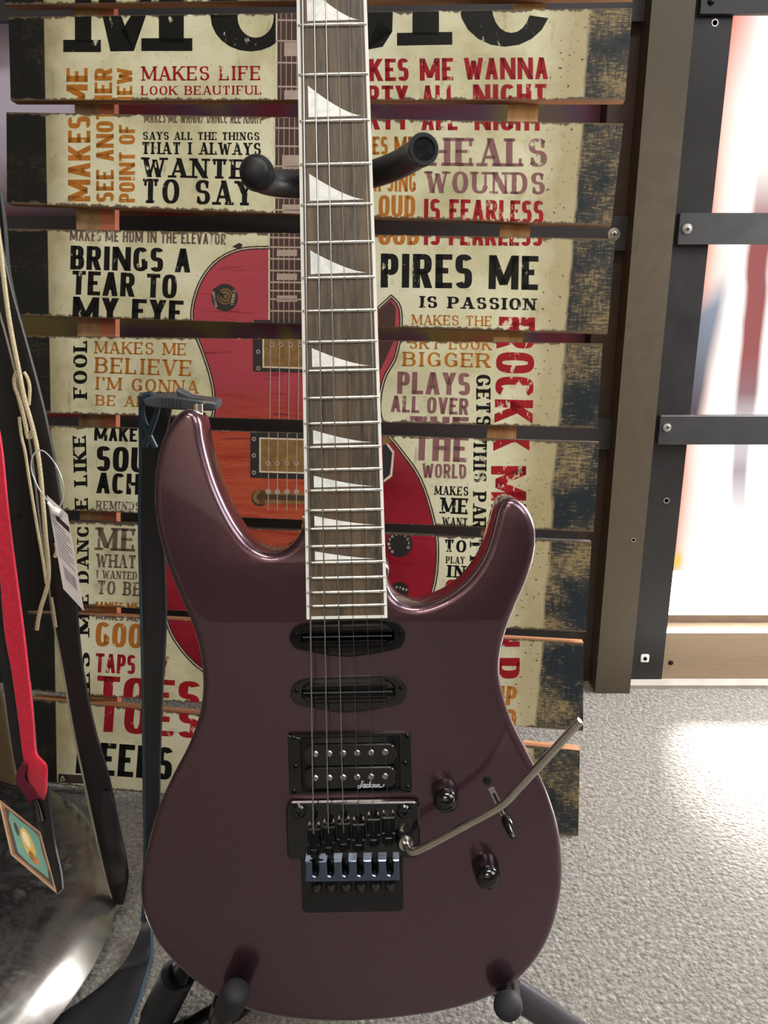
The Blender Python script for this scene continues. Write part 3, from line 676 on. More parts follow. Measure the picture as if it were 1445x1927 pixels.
def shape_polys(pl):
    """(ink, layer, polygons in pixels) of the printed pictures on plank pl"""
    out = []
    def quad(ink, x0, y0, x1, y1, lay=1, sl=0.0): out.append((ink, lay, [[(x0, y0), (x1, y0 + sl), (x1, y1 + sl), (x0, y1)]]))
    def disc(ink, cx, cy, r, lay=1, ry=None): out.append((ink, lay, [ell(cx, cy, r, ry or r, 28)]))
    def line(ink, pts, w, lay=2):
        qs = []
        for a, b_ in zip(pts[:-1], pts[1:]):
            d = Vector((b_[0] - a[0], b_[1] - a[1]))
            if d.length < 1e-6: continue
            d.normalize(); nx, ny = -d.y * w / 2, d.x * w / 2; ex, ey = d.x * w * .3, d.y * w * .3
            qs.append([(a[0] + nx - ex, a[1] + ny - ey), (a[0] - nx - ex, a[1] - ny - ey), (b_[0] - nx + ex, b_[1] - ny + ey), (b_[0] + nx + ex, b_[1] + ny + ey)])
        out.append((ink, lay, qs))
    if pl in (0, 1):   # the giant heading, only its feet are in view
        B = 97
        quad('black', 119, 75, 190, 98); quad('black', 141, -60, 172, 80); quad('black', 266, 72, 362, 96); quad('black', 299, -60, 346, 80)
        out.append(('black', 1, [[(172, -60), (196, -60), (252, 96), (208, 97)], [(252, 96), (228, 60), (300, -60), (302, -50)]]))
        for a0, a1 in ((180, 195), (195, 210), (210, 225), (225, 240), (240, 255), (255, 270), (270, 285), (285, 300), (300, 315), (315, 330), (330, 345), (345, 360)):
            q = []
            for a in (a0, a1): q.append((471 + 75 * math.cos(R(a)), 30 - 67 * math.sin(R(a))))
            for a in (a1, a0): q.append((481 + 34 * math.cos(R(a)), 32 - 39 * math.sin(R(a))))
            out.append(('black', 1, [q]))
        quad('black', 396, -80, 447, 32); quad('black', 515, -80, 546, 32)
        out.append(('black', 1, [[(690, 94), (738, 60), (740, 0), (690, -10)], [(690, 94), (720, 88), (738, 60), (710, 40)]]))
        quad('black', 747, 62, 851, 86, 1, -2); quad('black', 776, -80, 826, 66)
        for k in range(9):
            a0, a1 = 180 + 18 * k, 198 + 18 * k
            q = [(950 + 86 * math.cos(R(a)), 10 - 78 * math.sin(R(a))) for a in (a0, a1)] + [(962 + 36 * math.cos(R(a)), 14 - 48 * math.sin(R(a))) for a in (a1, a0)]
            out.append(('black', 1, [q]))
        quad('black', 864, -80, 926, 14)
    if pl in (1, 2, 3):
        x0, x1 = FRETTED[pl]; yb = 607 if pl == 3 else 470
        quad('ivory', x0 - 2, 0, x1, yb, 2); quad('fretb', x0 + 1, 0, x1, yb - 3, 3)
        ys_ = {1: (38, 77, 118, 163), 2: (241, 275, 313, 340, 372, 395), 3: (447, 465, 487, 509, 531, 547, 563, 585)}[pl]
        for y in ys_: line('steel', [(x0, y), (x1, y + 1)], 3.2, 4)
        inl = {1: (80, 170), 2: (292, 385), 3: (470, 515, 556)}[pl]
        for y in inl: quad('steel', x0 + 14, y, x0 + 52, y + 12 + (pl < 3) * 14, 4)
        for k in range(5): line('steel', [(x0 + 8 + 10 * k, 0), (x0 + 7 + 10 * k, yb)], 1.3, 5)
    if pl >= 3:
        tris = tessellate_polygon([[Vector((x, y, 0)) for x, y in BODY_S]])
        out.append(('body', 1, [[BODY_S[i] for i in t_] for t_ in tris]))
        cl = BODY_S[:122]; line('brown', cl, 7, 2); line('ivory', cl, 1.6, 3)
    if pl in (3, 4):
        pk = [(752 + 0, 578)]
        out.append(('fretb', 2, [[(712, 585), (735, 566), (745, 580), (742, 640), (714, 700)]]))
    if pl == 3:
        disc('char', 423, 560, 25, 2, 26); disc('gold', 424, 558, 15, 3); disc('char', 424, 558, 12.5, 4); disc('gold', 424, 558, 10, 5); disc('brown', 424, 558, 7, 6); disc('gold', 424, 558, 4, 7)
        out.append(('char', 8, [[(400, 545), (406, 541), (424, 556), (420, 562)]]))
        for tx, p0, p1 in (('RHYTHM', (410, 577), (404, 549)), ('TREBLE', (440, 575), (444, 546))): out.append(('ivory', 5, text_polys(tx, 'thin', p0, p1, 5)))
        out.append(('char', 3, [[(437, 464), (450, 457), (457, 460), (452, 470), (444, 467)]]))
        quad('char', 478, 602, 585, 640, 4)
    if pl == 4:
        quad('char', 476, 600, 590, 699, 3, 3); quad('ivory', 494, 610, 590, 692, 4, 3); quad('gold', 497, 612, 590, 689, 5, 3)
        for x in (512, 529, 547, 565): disc('steel', x, 648, 4.5, 6); disc('brown', x, 648, 2, 7)
        for y in (662, 693): disc('steel', 486, y, 4, 5); disc('brown', 486, y, 2.2, 6)
    if pl == 5:
        quad('char', 471, 812, 590, 899, 3, 3); quad('ivory', 488, 823, 590, 889, 4, 3); quad('gold', 491, 826, 590, 886, 5, 3)
        for x in (505, 522, 540, 558): disc('steel', x, 872, 4.5, 6); disc('brown', x, 872, 2, 7)
        for y in (826, 857, 889): disc('steel', 478, y, 4, 5); disc('brown', 478, y, 2.2, 6)
        disc('brown', 489, 937, 16, 3); disc('gold', 489, 935, 13, 4); disc('brown', 489, 935, 6, 5); quad('gold', 489, 924, 590, 947, 4, 3); quad('brown', 500, 930, 590, 940, 5, 3)
        for x in (505, 522, 540, 558): disc('steel', x, 925, 5, 6)
        out.append(('ivory', 3, [[(720, 822), (742, 850), (738, 896), (722, 908)]])); out.append(('char', 4, [[(720, 826), (738, 852), (734, 893), (722, 903)]]))
        out.append(('gold', 5, [[(720, 838), (738, 832), (731, 822), (720, 822)]]))
    if pl in (5, 6):
        disc('char', 752, 1024, 24, 4)
        for k in range(11):
            a = R(200 - 25 * k + 180); out.append(('ivory', 5, text_polys(str(k % 10), 'thin', (750 + 19 * math.cos(a) - 2, 1026 + 19 * math.sin(a)), (754 + 19 * math.cos(a) - 1, 1026 + 19 * math.sin(a)), 5)))
    if pl == 6:
        disc('char', 752, 1112, 17, 4)
        for k in range(4): out.append(('ivory', 5, text_polys(str(k + 6), 'thin', (744 + 6 * k, 1106 + 2 * k), (748 + 6 * k, 1107 + 2 * k), 5)))
    if pl in (4, 5, 6):
        for k, x in enumerate((507, 524, 542, 560)): line('steel', [(x + 3 - (pl - 4) * 2, 600), (x - (pl - 4) * 2, 960)] if pl < 6 else [(x, 1), (x, 2)], 1.6, 8)
    if pl == 8:
        quad('char', 110, 1456, 160, 1472, 2, 3)
        line('ivory', [(114, 1468), (118, 1460), (122, 1468), (115, 1469)], 1.2, 3)
        for k in range(4): line('grey', [(130, 1460 + 3 * k), (156, 1462 + 3 * k)], 0.9, 3)
    return out

for pl, q in enumerate(QUADS):
    c4 = [SG.on(*p) for p in q]                      # TL TR BR BL
    tl, tr_, br, bl = c4; T = 0.014
    b = MB()
    F = [(bl, (0, 0)), (br, (1, 0)), (tr_, (1, 1)), (tl, (0, 1))]
    b.face([(p[0], p[1], 0) for p, _ in F], 0, [u for _, u in F])
    fr = [bl, br, tr_, tl]
    for k in range(4):
        p, q2 = fr[k], fr[(k + 1) % 4]; ek = 1 if (k != 2 or pl >= 7) else 14
        b.face([(p[0], p[1], 0), (p[0], p[1], -T), (q2[0], q2[1], -T), (q2[0], q2[1], 0)], ek)
    b.face([(p[0], p[1], -T) for p in fr[::-1]], 1)
    conv = [(p[0] + (0.0008 if i in (0, 3) else -0.0008), p[1] + (0.0006 if i < 2 else -0.0006)) for i, p in enumerate(fr)]
    jobs = [(ink, lay, polys) for ink, lay, polys in shape_polys(pl)]
    jobs += [(ink, 1, text_polys(tx, stl, p0, p1, h)) for stl, ink, tx, p0, p1, h in TXT.get(pl, [])]
    for ink, lay, polys in jobs:
        for pg in polys:
            loc = clip([SG.on(*p) for p in pg], conv)
            if len(loc) < 3: continue
            a2 = sum(loc[i][0] * loc[(i + 1) % len(loc)][1] - loc[(i + 1) % len(loc)][0] * loc[i][1] for i in range(len(loc)))
            if abs(a2) < 1e-9: continue
            if a2 < 0: loc = loc[::-1]
            b.face([(x, y, 0.00012 * lay) for x, y in loc], IX[ink])
    o = b.build('plank', INKM, sign, clean=False)
# battens behind the planks
def batten(x0p, x1p, m, depth=0.02):
    b = MB(); pts = []
    t0 = SG.on(x0p[0], -160, -0.0145); 
    xa, xb = SG.on(x0p[0], 400, -0.0145)[0], SG.on(x1p[0], 400, -0.0145)[0]
    ya, yb = 0.0, SG.on(700, -195, -0.0145)[1]
    b.box(((xa + xb) / 2, (ya + yb) / 2, -0.0145 - depth / 2), (xb - xa, yb - ya, depth)); return b.build('batten', m, sign)
batten((143,), (187,), [m_batten2.m], 0.012)
batten((187,), (216,), [m_battenlit], 0.012)  # stands for the left batten's lit side face; its light is in the colour
batten((943,), (1000,), [m_batten.m], 0.02)
batten((585,), (640,), [m_batten.m], 0.02)

# ------------------------------------------------------------------ the electric guitar
al = R(6.3); tl_ = R(1.05)
P0 = cam2w(-0.0238, -0.2263, 0.5945)
def camdir(x, yu, d): return Vector((x, d * ct + yu * st, yu * ct - d * st))
eyG = camdir(-math.sin(tl_), math.cos(al) * math.cos(tl_), -math.sin(al) * math.cos(tl_)).normalized()
ezG = camdir(0.0, -math.sin(al), -math.cos(al)); ezG = (ezG - eyG * ezG.dot(eyG)).normalized()
exG = eyG.cross(ezG).normalized()
FZ = 0.010                                         # fret tops above the body's face
GT = Frame(P0 - ezG * FZ, exG, eyG, ezG)
G = GT.on
guitar = tag(empty('electric_guitar', GT.M), 'metallic plum electric guitar with shark fin inlays, standing in front of the wooden sign', 'electric guitar')

def m_paint():
    t = NT('plum_metallic')
    fl = t.noise(1400, 1, 0.5); big = t.noise(4, 3)
    c = t.ramp(fl, [(0.3, C(84, 59, 69)), (0.5, C(92, 66, 76)), (0.7, C(110, 82, 92))])
    lw = t.n('ShaderNodeLayerWeight'); lw.inputs[0].default_value = 0.3
    c = t.mix(t.math('MULTIPLY', lw.outputs['Facing'], 0.35), c, C(84, 64, 88))
    t.set(**{'Base Color': c, 'Metallic': 0.9, 'Roughness': 0.30, 'Coat Weight': 1.0, 'Coat Roughness': 0.03})
    return t.m
BO = [(347, 771), (326, 790), (306, 828), (295, 875), (291, 930), (296, 985), (311, 1050), (336, 1115), (362, 1175), (377, 1232), (382, 1290), (375, 1345), (355, 1402), (325, 1460), (297, 1522), (278, 1590), (267, 1650),
      (267, 1692), (277, 1732), (302, 1778), (348, 1828), (408, 1872), (480, 1902), (560, 1916), (640, 1920), (720, 1916), (820, 1903), (900, 1882), (960, 1852), (1010, 1802), (1041, 1740), (1056, 1670), (1057, 1610),
      (1048, 1548), (1025, 1480), (995, 1420), (965, 1360), (946, 1305), (940, 1255), (948, 1200), (970, 1140), (992, 1090), (1005, 1040), (1007, 1000), (1000, 972), (986, 950), (966, 937), (948, 939), (936, 955), (928, 985), (918, 1022), (902, 1058), (872, 1096), (832, 1124), (785, 1138),
      (748, 1128), (729, 1097), (727, 1060), (650, 1030), (577, 960), (573, 985), (560, 1010), (541, 1030), (516, 1039), (490, 1034), (464, 1014), (437, 975), (411, 920), (394, 870), (384, 828), (378, 790), (366, 773)]
bo = [G(x, y, -0.005) for x, y in BO]
out2 = [(v.x, v.y) for v in spline([Vector(p) for p in bo], 4, True)]
a2 = sum(out2[i][0] * out2[(i + 1) % len(out2)][1] - out2[(i + 1) % len(out2)][0] * out2[i][1] for i in range(len(out2)))
if a2 < 0: out2 = out2[::-1]
def off(poly, d):
    # smoothed normals keep tight corners clean
    n = len(poly); N = []
    for i in range(n):
        e = Vector(poly[(i + 2) % n]) - Vector(poly[i - 2]); e.normalize(); N.append(Vector((-e.y, e.x)))
    return [(p[0] + N[i].x * d, p[1] + N[i].y * d) for i, p in enumerate(poly)]
b = MB(); rr = 0.0065; D = 0.039; rows = []
for k in range(7):
    a = PI / 2 * k / 6; rows.append([(x, y, -rr + rr * math.sin(a)) for x, y in off(out2, rr * (1 - math.cos(a)))])
back = [[(x, y, -D + rr - rr * math.sin(PI / 2 * k / 4)) for x, y in off(out2, rr * (1 - math.cos(PI / 2 * k / 4)))] for k in range(5)]
b.grid(back[::-1] + rows, closed_u=True)
top = rows[-1]
for tri in tessellate_polygon([[Vector(p) for p in top]]): b.face([top[i] for i in tri], 0, smooth=True)
bk = back[-1]
for tri in tessellate_polygon([[Vector(p) for p in bk]]): b.face([bk[i] for i in tri][::-1], 0)
b.build('body', m_paint(), guitar, sharp=60)

SL = 0.648
def fy(n): return SL * 2 ** (-n / 12.0)
yE = G(652, 1165, FZ)[1]
xl1, xr1 = G(576.5, 1165, FZ)[0], G(729, 1165, FZ)[0]
xl0, xr0 = G(558.5, 47, FZ)[0], G(691.5, 47, FZ)[0]; y03 = G(624, 47, FZ)[1]
def edge(y):
    t = (y - yE) / (y03 - yE); return xl1 + (xl0 - xl1) * t, xr1 + (xr0 - xr1) * t
def m_rose():
    t = NT('rosewood'); f = t.noise(60, 6, 0.65, t.mapped((6, 0.55, 1))); g = t.noise(14, 3, 0.5, t.mapped((4, 0.4, 1)))
    c = t.ramp(f, [(0.3, C(42, 37, 31)), (0.5, C(74, 66, 56)), (0.72, C(106, 95, 79))])
    c = t.mix(t.ramp(g, [(0.45, 0.0), (0.6, 0.35)]), c, C(124, 100, 72))
    t.set(**{'Base Color': c, 'Roughness': 0.42}); t.bump(f, 0.15, 0.0004); return t.m
yN = SL
(nl, nr), (el, er) = edge(yN), edge(yE)
bw = 0.0021
b = MB(); b.prism([(el + bw, yE + bw), (er - bw, yE + bw), (nr - bw, yN), (nl + bw, yN)], 0.0005, 0.0088); b.build('fretboard', m_rose(), guitar)
b = MB()
for q in ([(el, yE), (er, yE), (er, yE + bw), (el, yE + bw)], [(el, yE + bw), (el + bw, yE + bw), (nl + bw, yN), (nl, yN)], [(er - bw, yE + bw), (er, yE + bw), (nr, yN), (nr - bw, yN)]):
    b.prism(q, 0.0005, 0.0090)
b.build('binding', m_white, guitar)
b = MB(); rows = []
for k in range(9):                                   # rounded neck from the body to the nut
    y = 0.13 + (yN - 0.13) * k / 8; l, r_ = edge(y); c, hw = (l + r_) / 2, (r_ - l) / 2 - 0.0003
    rows.append([(c - hw * math.cos(PI * j / 12), y, 0.0004 - 0.016 * math.sin(PI * j / 12)) for j in range(13)])
b.grid(rows); b.face([p for p in rows[0]]); b.face([p for p in rows[-1]][::-1])
b.build('neck', mat('maple_neck', C(150, 110, 72), 0.35), guitar)
b = MB(); b.prism([(nl - 0.002, yN + 0.001), (nr + 0.002, yN + 0.001), (nr + 0.03, yN + 0.06), (nr + 0.005, yN + 0.17), (nl - 0.03, yN + 0.19), (nl - 0.006, yN + 0.03)][::1], -0.016, -0.004); b.build('headstock', m_gloss, guitar)
b = MB(); b.box(((nl + nr) / 2, yN + 0.004, 0.006), (nr - nl, 0.006, 0.011)); b.build('nut', m_dkmetal, guitar)
for n in range(1, 25):
    y = fy(n); l, r_ = edge(y); b = MB(); rows = []
    for j in range(15):
        t = j / 14; x = l + 0.0006 + (r_ - l - 0.0012) * t; zc = 0.0089 + 0.00025 * (1 - (2 * t - 1) ** 2)
        e = 0.0004 if j in (0, 14) else 0.0
        rows.append([(x, y + (0.0012 - e) * math.cos(PI * k / 8), zc + (0.0012 - e) * math.sin(PI * k / 8)) for k in range(9)])
    b.grid(rows); b.face(rows[0]); b.face(rows[-1][::-1]); b.build('fret', m_nickel, guitar)
def m_pearl():
    t = NT('pearloid'); f = t.noise(70, 4, 0.6, None, 1.5)
    t.set(**{'Base Color': t.ramp(f, [(0.35, C(222, 230, 230)), (0.55, C(248, 250, 248)), (0.7, C(254, 254, 252))]), 'Roughness': 0.25}); return t.m
m_pe = m_pearl()
for n in (1, 3, 5, 7, 9, 12, 15, 17, 19, 21):
    y0, y1 = fy(n), fy(n - 1); hgt = (y1 - y0); l, r_ = edge((y0 + y1) / 2); yb = y0 + min(0.0026, hgt * 0.15); yt = yb + (hgt - 0.0026) * (0.74 if n < 13 else 0.66)
    xa, xb = l + 0.0065, r_ - 0.0058
    pts = [(xa, yb)] + [(xa + (xb - xa) * k / 12, yb + 0.0003 + (yt - yb) * (1 - k / 12) ** 1.45) for k in range(12, -1, -1)]
    b = MB(); b.prism(pts, 0.0080, 0.00886); b.build('inlay', m_pe, guitar)
# strings
gau = [0.00060, 0.00048, 0.00038, 0.00023, 0.00018, 0.00015]
SX = []
for k in range(6):
    xb = G(589.5 + 28.4 * k, 1585, 0.017)[0]; xn = (nl + nr) / 2 - 0.0172 + 0.00688 * k; SX.append(xb)
    b = MB(); b.tube([(xb, -0.003, 0.0125), (xb, 0.004, 0.0142), (xn, yN + 0.004, 0.0115), (xn * 1.2, yN + 0.09, -0.002)], gau[k], 8)
    b.build('string', m_string if k < 3 else m_plain, guitar)

# single-coil sized rail pickups
def px_poly(pts, z): return [G(x, y, z) for x, y in pts]
def ccw(p):
    a = sum(p[i][0] * p[(i + 1) % len(p)][1] - p[(i + 1) % len(p)][0] * p[i][1] for i in range(len(p))); return p if a > 0 else p[::-1]
def rail_pickup(cx, cy):
    o = MB(); raw = [(cx - 108, cy + 5), (cx - 106, cy - 12), (cx - 94, cy - 24), (cx - 74, cy - 30), (cx, cy - 33), (cx + 78, cy - 34), (cx + 98, cy - 26), (cx + 110, cy - 10), (cx + 109, cy + 6), (cx + 98, cy + 18), (cx + 70, cy + 25), (cx + 20, cy + 33), (cx, cy + 34), (cx - 25, cy + 33), (cx - 70, cy + 25), (cx - 96, cy + 20)]
    pg = ccw([(v.x, v.y) for v in spline([Vector(G(x, y, 0.001)) for x, y in raw], 3, True)])
    o.prism(pg, 0.0001, 0.0022, bevel=0.0008)
    pk = o.build('pickup', m_gloss, guitar)
    c = MB(); x0, y0 = G(cx - 86, cy + 18, 0.005); x1, y1 = G(cx + 88, cy - 24, 0.005)
    c.prism(rrect(x0, y0, x1, y1, 0.0078), 0.0015, 0.0062, bevel=0.001); c.build('cover', m_gloss, pk)
    for dy in (-13, 8):
        xa, ya = G(cx - 72, cy + dy, 0.006); xb, _ = G(cx + 74, cy + dy, 0.006); r = MB(); r.box(((xa + xb) / 2, ya, 0.0066), (xb - xa, 0.0022, 0.0016), bevel=0.0004); r.build('rail', m_dkmetal, pk)
    r = MB(); xa, ya = G(cx - 84, cy - 2, 0.006); xb, _ = G(cx + 84, cy, 0.006); r.box(((xa + xb) / 2, ya, 0.0063), (xb - xa, 0.0007, 0.0006)); r.build('seam', mat('seam_grey', C(78, 80, 84), 0.3), pk)
    for dx, dy in ((-97, -6), (100, -11)):
        x, y = G(cx + dx, cy + dy, 0.003); s = MB(); s.lathe([(0.0017, 0), (0.0017, 0.0008), (0.0009, 0.0016), (0.0001, 0.0016)], 14, 0, Matrix.Translation((x, y, 0.0022))); s.build('screw', m_dkmetal, pk)
rail_pickup(653, 1201); rail_pickup(655, 1306)
# humbucker in its ring
hx0, hy0 = G(545, 1494, 0.003); hx1, hy1 = G(773, 1378, 0.003)
b = MB(); ix0, iy0 = G(569, 1489, 0.004); ix1, iy1 = G(751, 1386, 0.004)
for q in ([(hx0, hy0), (hx1, hy0), (ix1, iy0), (ix0, iy0)], [(hx1, hy0), (hx1, hy1), (ix1, iy1), (ix1, iy0)], [(hx1, hy1), (hx0, hy1), (ix0, iy1), (ix1, iy1)], [(hx0, hy1), (hx0, hy0), (ix0, iy0), (ix0, iy1)]):
    b.prism(q, 0.0001, 0.0042, bevel=0.0005)
b.prism([(ix0, iy0), (ix1, iy0), (ix1, iy1), (ix0, iy1)], 0.0001, 0.0005)
hum = b.build('humbucker', m_black, guitar)
for cy in (1420, 1463):
    xa, ya = G(573, cy + 23, 0.008); xb, yb = G(746, cy - 21, 0.008); c = MB(); c.prism(rrect(xa, ya, xb, yb, 0.0065), 0.0006, 0.0085, bevel=0.0008); c.build('bobbin', m_gloss, hum)
for row, cy in ((0, 1417.5), (1, 1463)):
    for k in range(6):
        x, y = G(593 + 26.3 * k, cy - (k - 2.5) * 0.7, 0.009); c = MB(); c.lathe([(0.0024, 0), (0.0024, 0.0007), (0.0018, 0.0013), (0.0001, 0.0013)], 16, 0, Matrix.Translation((x, y, 0.0085))); c.build('pole_piece', m_steel, hum)
for x, y in ((552, 1388), (556, 1442), (553, 1488), (766, 1384), (762, 1435), (767, 1480)):
    X, Y = G(x, y, 0.004); c = MB(); c.lathe([(0.0016, 0), (0.0016, 0.0006), (0.0008, 0.0013), (0.0001, 0.0013)], 14, 0, Matrix.Translation((X, Y, 0.0042))); c.build('screw', m_dkmetal, hum)
# script lettering on the bobbin
def stroke_mesh(b, pts, w, z, m=0):
    P = [Vector(G(x, y, z)) for x, y in pts]; P = spline(P, 4)
    for p, q in zip(P[:-1], P[1:]):
        d = (q - p)
        if d.length < 1e-7: continue
        d.normalize(); n = Vector((-d.y, d.x)) * w / 2; e = d * w * 0.35
        b.face([(*(p + n - e), z), (*(p - n - e), z), (*(q - n + e), z), (*(q + n + e), z)], m)
b = MB(); zt = 0.0088
LG = [[(16, 0), (22, 2), (17, 3), (12, 20), (6, 25), (1, 22), (3, 17), (9, 17)],
      [(29, 13), (24, 11), (20, 16), (21, 22), (25, 22), (29, 13), (28, 21), (32, 22)],
      [(40, 13), (36, 12), (33, 17), (35, 22), (40, 20)],
      [(48, 2), (45, 12), (43, 22)], [(51, 12), (45, 17), (51, 22)],
      [(60, 12), (56, 13), (57, 16), (60, 18), (58, 22), (54, 21)],
      [(68, 12), (64, 15), (65, 21), (69, 21), (71, 15), (68, 12)],
      [(76, 12), (75, 22), (76, 15), (81, 12), (82, 21), (90, 21), (96, 17), (99, 12)]]
for st_ in LG: stroke_mesh(b, [(673 + x * 0.50, 1470 + y * 0.52) for x, y in st_], 0.00072, zt)
b.build('logo', mat('logo_white', C(226, 236, 240), 0.4), hum, clean=False)

# locking tremolo bridge
bx0, by0 = G(541, 1618, 0.006); bx1, by1 = G(789, 1508, 0.006)
cav = MB(); cx0, cy0 = G(570, 1716, 0); cx1, cy1 = G(756, 1600, 0); cav.prism(rrect(cx0, cy0, cx1, cy1, 0.004), 0.0001, 0.0006); cav.prism(rrect(cx0 - .0006, cy0 - .0006, cx1 + .0006, cy1, 0.004), 0.00005, 0.0003)
bridge = cav.build('tremolo_bridge', m_black, guitar)
b = MB(); b.prism(rrect(bx0, by0, bx1, by1, 0.0045), 0.002, 0.0065, bevel=0.001); b.build('base_plate', m_gloss, bridge)
for x in (562, 760):
    X, Y = G(x, 1526, 0.007); c = MB(); c.lathe([(0.0052, 0), (0.0052, 0.002), (0.0038, 0.0032), (0.0024, 0.0032), (0.002, 0.0012), (0.0001, 0.0012)], 20, 0, Matrix.Translation((X, Y, 0.0062))); c.build('pivot_post', m_gloss, bridge)
dys = [12, 8, 2, 4, -5, -8]
for k in range(6):
    x = SX[k]; _, y0 = G(640, 1592 + dys[k], 0.012); _, y1 = G(640, 1548 + dys[k], 0.012)
    c = MB(); w = 0.0092
    c.box((x, (y0 + y1) / 2, 0.0092), (w, y1 - y0, 0.0058), bevel=0.0008)
    c.box((x - 0.0036, y0 + 0.004, 0.0135), (0.0022, 0.008, 0.005), bevel=0.0005); c.box((x + 0.0036, y0 + 0.004, 0.0135), (0.0022, 0.008, 0.005), bevel=0.0005)
    c.box((x, y0 + 0.001, 0.0125), (0.005, 0.006, 0.006), bevel=0.0006)
    sd = c.build('saddle', m_dkmetal, bridge)
    for dx in (-0.0033, 0.0033):
        c = MB(); c.lathe([(0.0011, 0), (0.0011, 0.0012), (0.0001, 0.0016)], 10, 0, Matrix.Translation((x + dx, y1 + 0.0015, 0.0065))); c.build('intonation_screw', m_steel, bridge)
    c = MB(); c.lathe([(0.0024, 0), (0.0024, 0.0022), (0.0014, 0.0022), (0.0012, 0.0008), (0.0001, 0.0008)], 14, 0, Matrix.Translation((x + 0.0005, by1 - 0.0085 - 0.003 * (k % 2), 0.0064))); c.build('lock_screw', m_dkmetal, bridge)
# fine tuner comb: a rounded bar with a slot for every string, and six knobs behind it
fx0, fy0 = G(575, 1660, 0.012); fx1, fy1 = G(751, 1618, 0.012)
b = MB(); pw = (fx1 - fx0) / 6; sl = pw * 0.21
outl = [(fx0, fy0), (fx1, fy0)]
for k in range(5, -1, -1):
    c = SX[k] + 0.0004; yb = fy0 + 0.0042
    outl += [(c + sl + 0.0012, fy1)] if k == 5 else [(c + sl, fy1)]
    outl += [(c + sl, yb + sl)] + [(c + sl * math.cos(R(a)), yb + sl - sl * math.sin(R(a))) for a in (30, 60, 90, 120, 150)] + [(c - sl, yb + sl), (c - sl, fy1)]
outl[2] = (fx1, fy1); outl.insert(3, (SX[5] + 0.0004 + sl, fy1)); outl.append((fx0, fy1))
b.prism(outl, 0.006, 0.0125, bevel=0.0007)
tuner = b.build('fine_tuner_bar', mat('blue_lit_black', C(96, 108, 130), 0.14, 0.95, var=0.05), bridge)  # black metal with its bluish sheen put into the base colour
for k in range(6):
    Y = fy0 - 0.0028; c = MB(); M = Matrix.Translation((SX[k] + 0.0006, Y, 0.009)) @ Matrix.Rotation(PI / 2 + 0.5, 4, 'X')
    c.lathe([(0.0040, -0.003), (0.0043, 0.0), (0.0043, 0.006), (0.0034, 0.0085), (0.0001, 0.009)], 18, 0, M); c.build('fine_tuner', m_gloss, bridge)
# tremolo arm
def g3(px, py, z): x, y = G(px, py, z); return Vector((x, y, z))
b = MB(); base = g3(757, 1575, 0.007); topc = g3(764, 1588, 0.0172)
b.tube([base, base.lerp(topc, .8), topc], [0.0060, 0.0060, 0.0052], 18)
arm = b.build('tremolo_arm', m_steel, guitar); 
b = MB(); pth = spline([g3(764, 1586, 0.014), g3(766, 1594, 0.0195), g3(776, 1603, 0.0238), g3(800, 1594, 0.026), g3(870, 1557, 0.030), g3(930, 1524, 0.034), g3(955, 1506, 0.036), g3(975, 1484, 0.038), g3(1030, 1424, 0.043), g3(1083, 1366, 0.048), g3(1093, 1356, 0.049)], 6)
rad = [0.0029] * len(pth); rad[-1] = 0.0012; rad[-2] = 0.0022; rad[-3] = 0.0028
b.tube(pth, rad, 14); b.build('bar', m_steel, arm)
# knobs
for cx, cy in ((836, 1487), (913, 1628)):
    x, y = G(cx, cy, 0); c = MB(); c.lathe([(0.0001, 0.0002), (0.0098, 0.0002), (0.0098, 0.0022), (0.0093, 0.0034), (0.0090, 0.015), (0.0086, 0.018), (0.007, 0.0205), (0.004, 0.0222), (0.0001, 0.0228)], 32, 0, Matrix.Translation((x, y, 0)))
    kb = c.build('control_knob', m_gloss, guitar)
    c = MB(); c.box((x - 0.004, y + 0.004, 0.0213), (0.0008, 0.006, 0.001), 0, Matrix.Identity(4)); 
# blade selector
s0, s1 = Vector(G(919, 1478, 0.001)), Vector(G(966, 1563, 0.001)); d = (s1 - s0).normalized(); nn = Vector((-d.y, d.x))
def strip(p, q, w): return ccw([tuple(p + nn * w), tuple(q + nn * w), tuple(q - nn * w), tuple(p - nn * w)])
b = MB(); pa = Vector(G(924, 1483, 0)); pb = Vector(G(957, 1552, 0)); b.prism(strip(pa, pb, 0.0022), 0.0001, 0.0009)
pc = pa + (pb - pa) * 0.12; pd_ = pa + (pb - pa) * 0.9; b.prism(strip(pc, pd_, 0.0010), 0.0005, 0.0011, 1)
sw = b.build('pickup_selector', [m_steel, m_black], guitar)
b = MB(); lv0 = g3(944, 1522, 0.001); lv1 = g3(953, 1545, 0.009); b.tube([lv0, lv1], 0.0011, 8); b.build('lever', m_steel, sw)
b = MB(); tp = spline([g3(950, 1535, 0.006), g3(956, 1551, 0.013), g3(966, 1577, 0.021)], 5); b.tube(tp, [0.0022, 0.0030, 0.0036, 0.0039, 0.004, 0.0039, 0.0036, 0.0032, 0.0028, 0.0024, 0.0018][:len(tp)], 12); b.build('lever_tip', m_gloss, sw)
X, Y = G(917, 1468, 0); c = MB(); c.lathe([(0.0031, 0), (0.0031, 0.0008), (0.0022, 0.0018), (0.0010, 0.0020), (0.0008, 0.001), (0.0001, 0.001)], 18, 0, Matrix.Translation((X, Y, 0.0001))); c.build('screw', m_gloss, sw)
# strap button and quick-release clip on the upper horn
b = MB(); p = g3(372, 772, -0.02); q = g3(372, 760, -0.02); b.tube([p - Vector((0, .004, 0)), q], 0.004, 14); b.build('strap_button', m_steel, guitar)

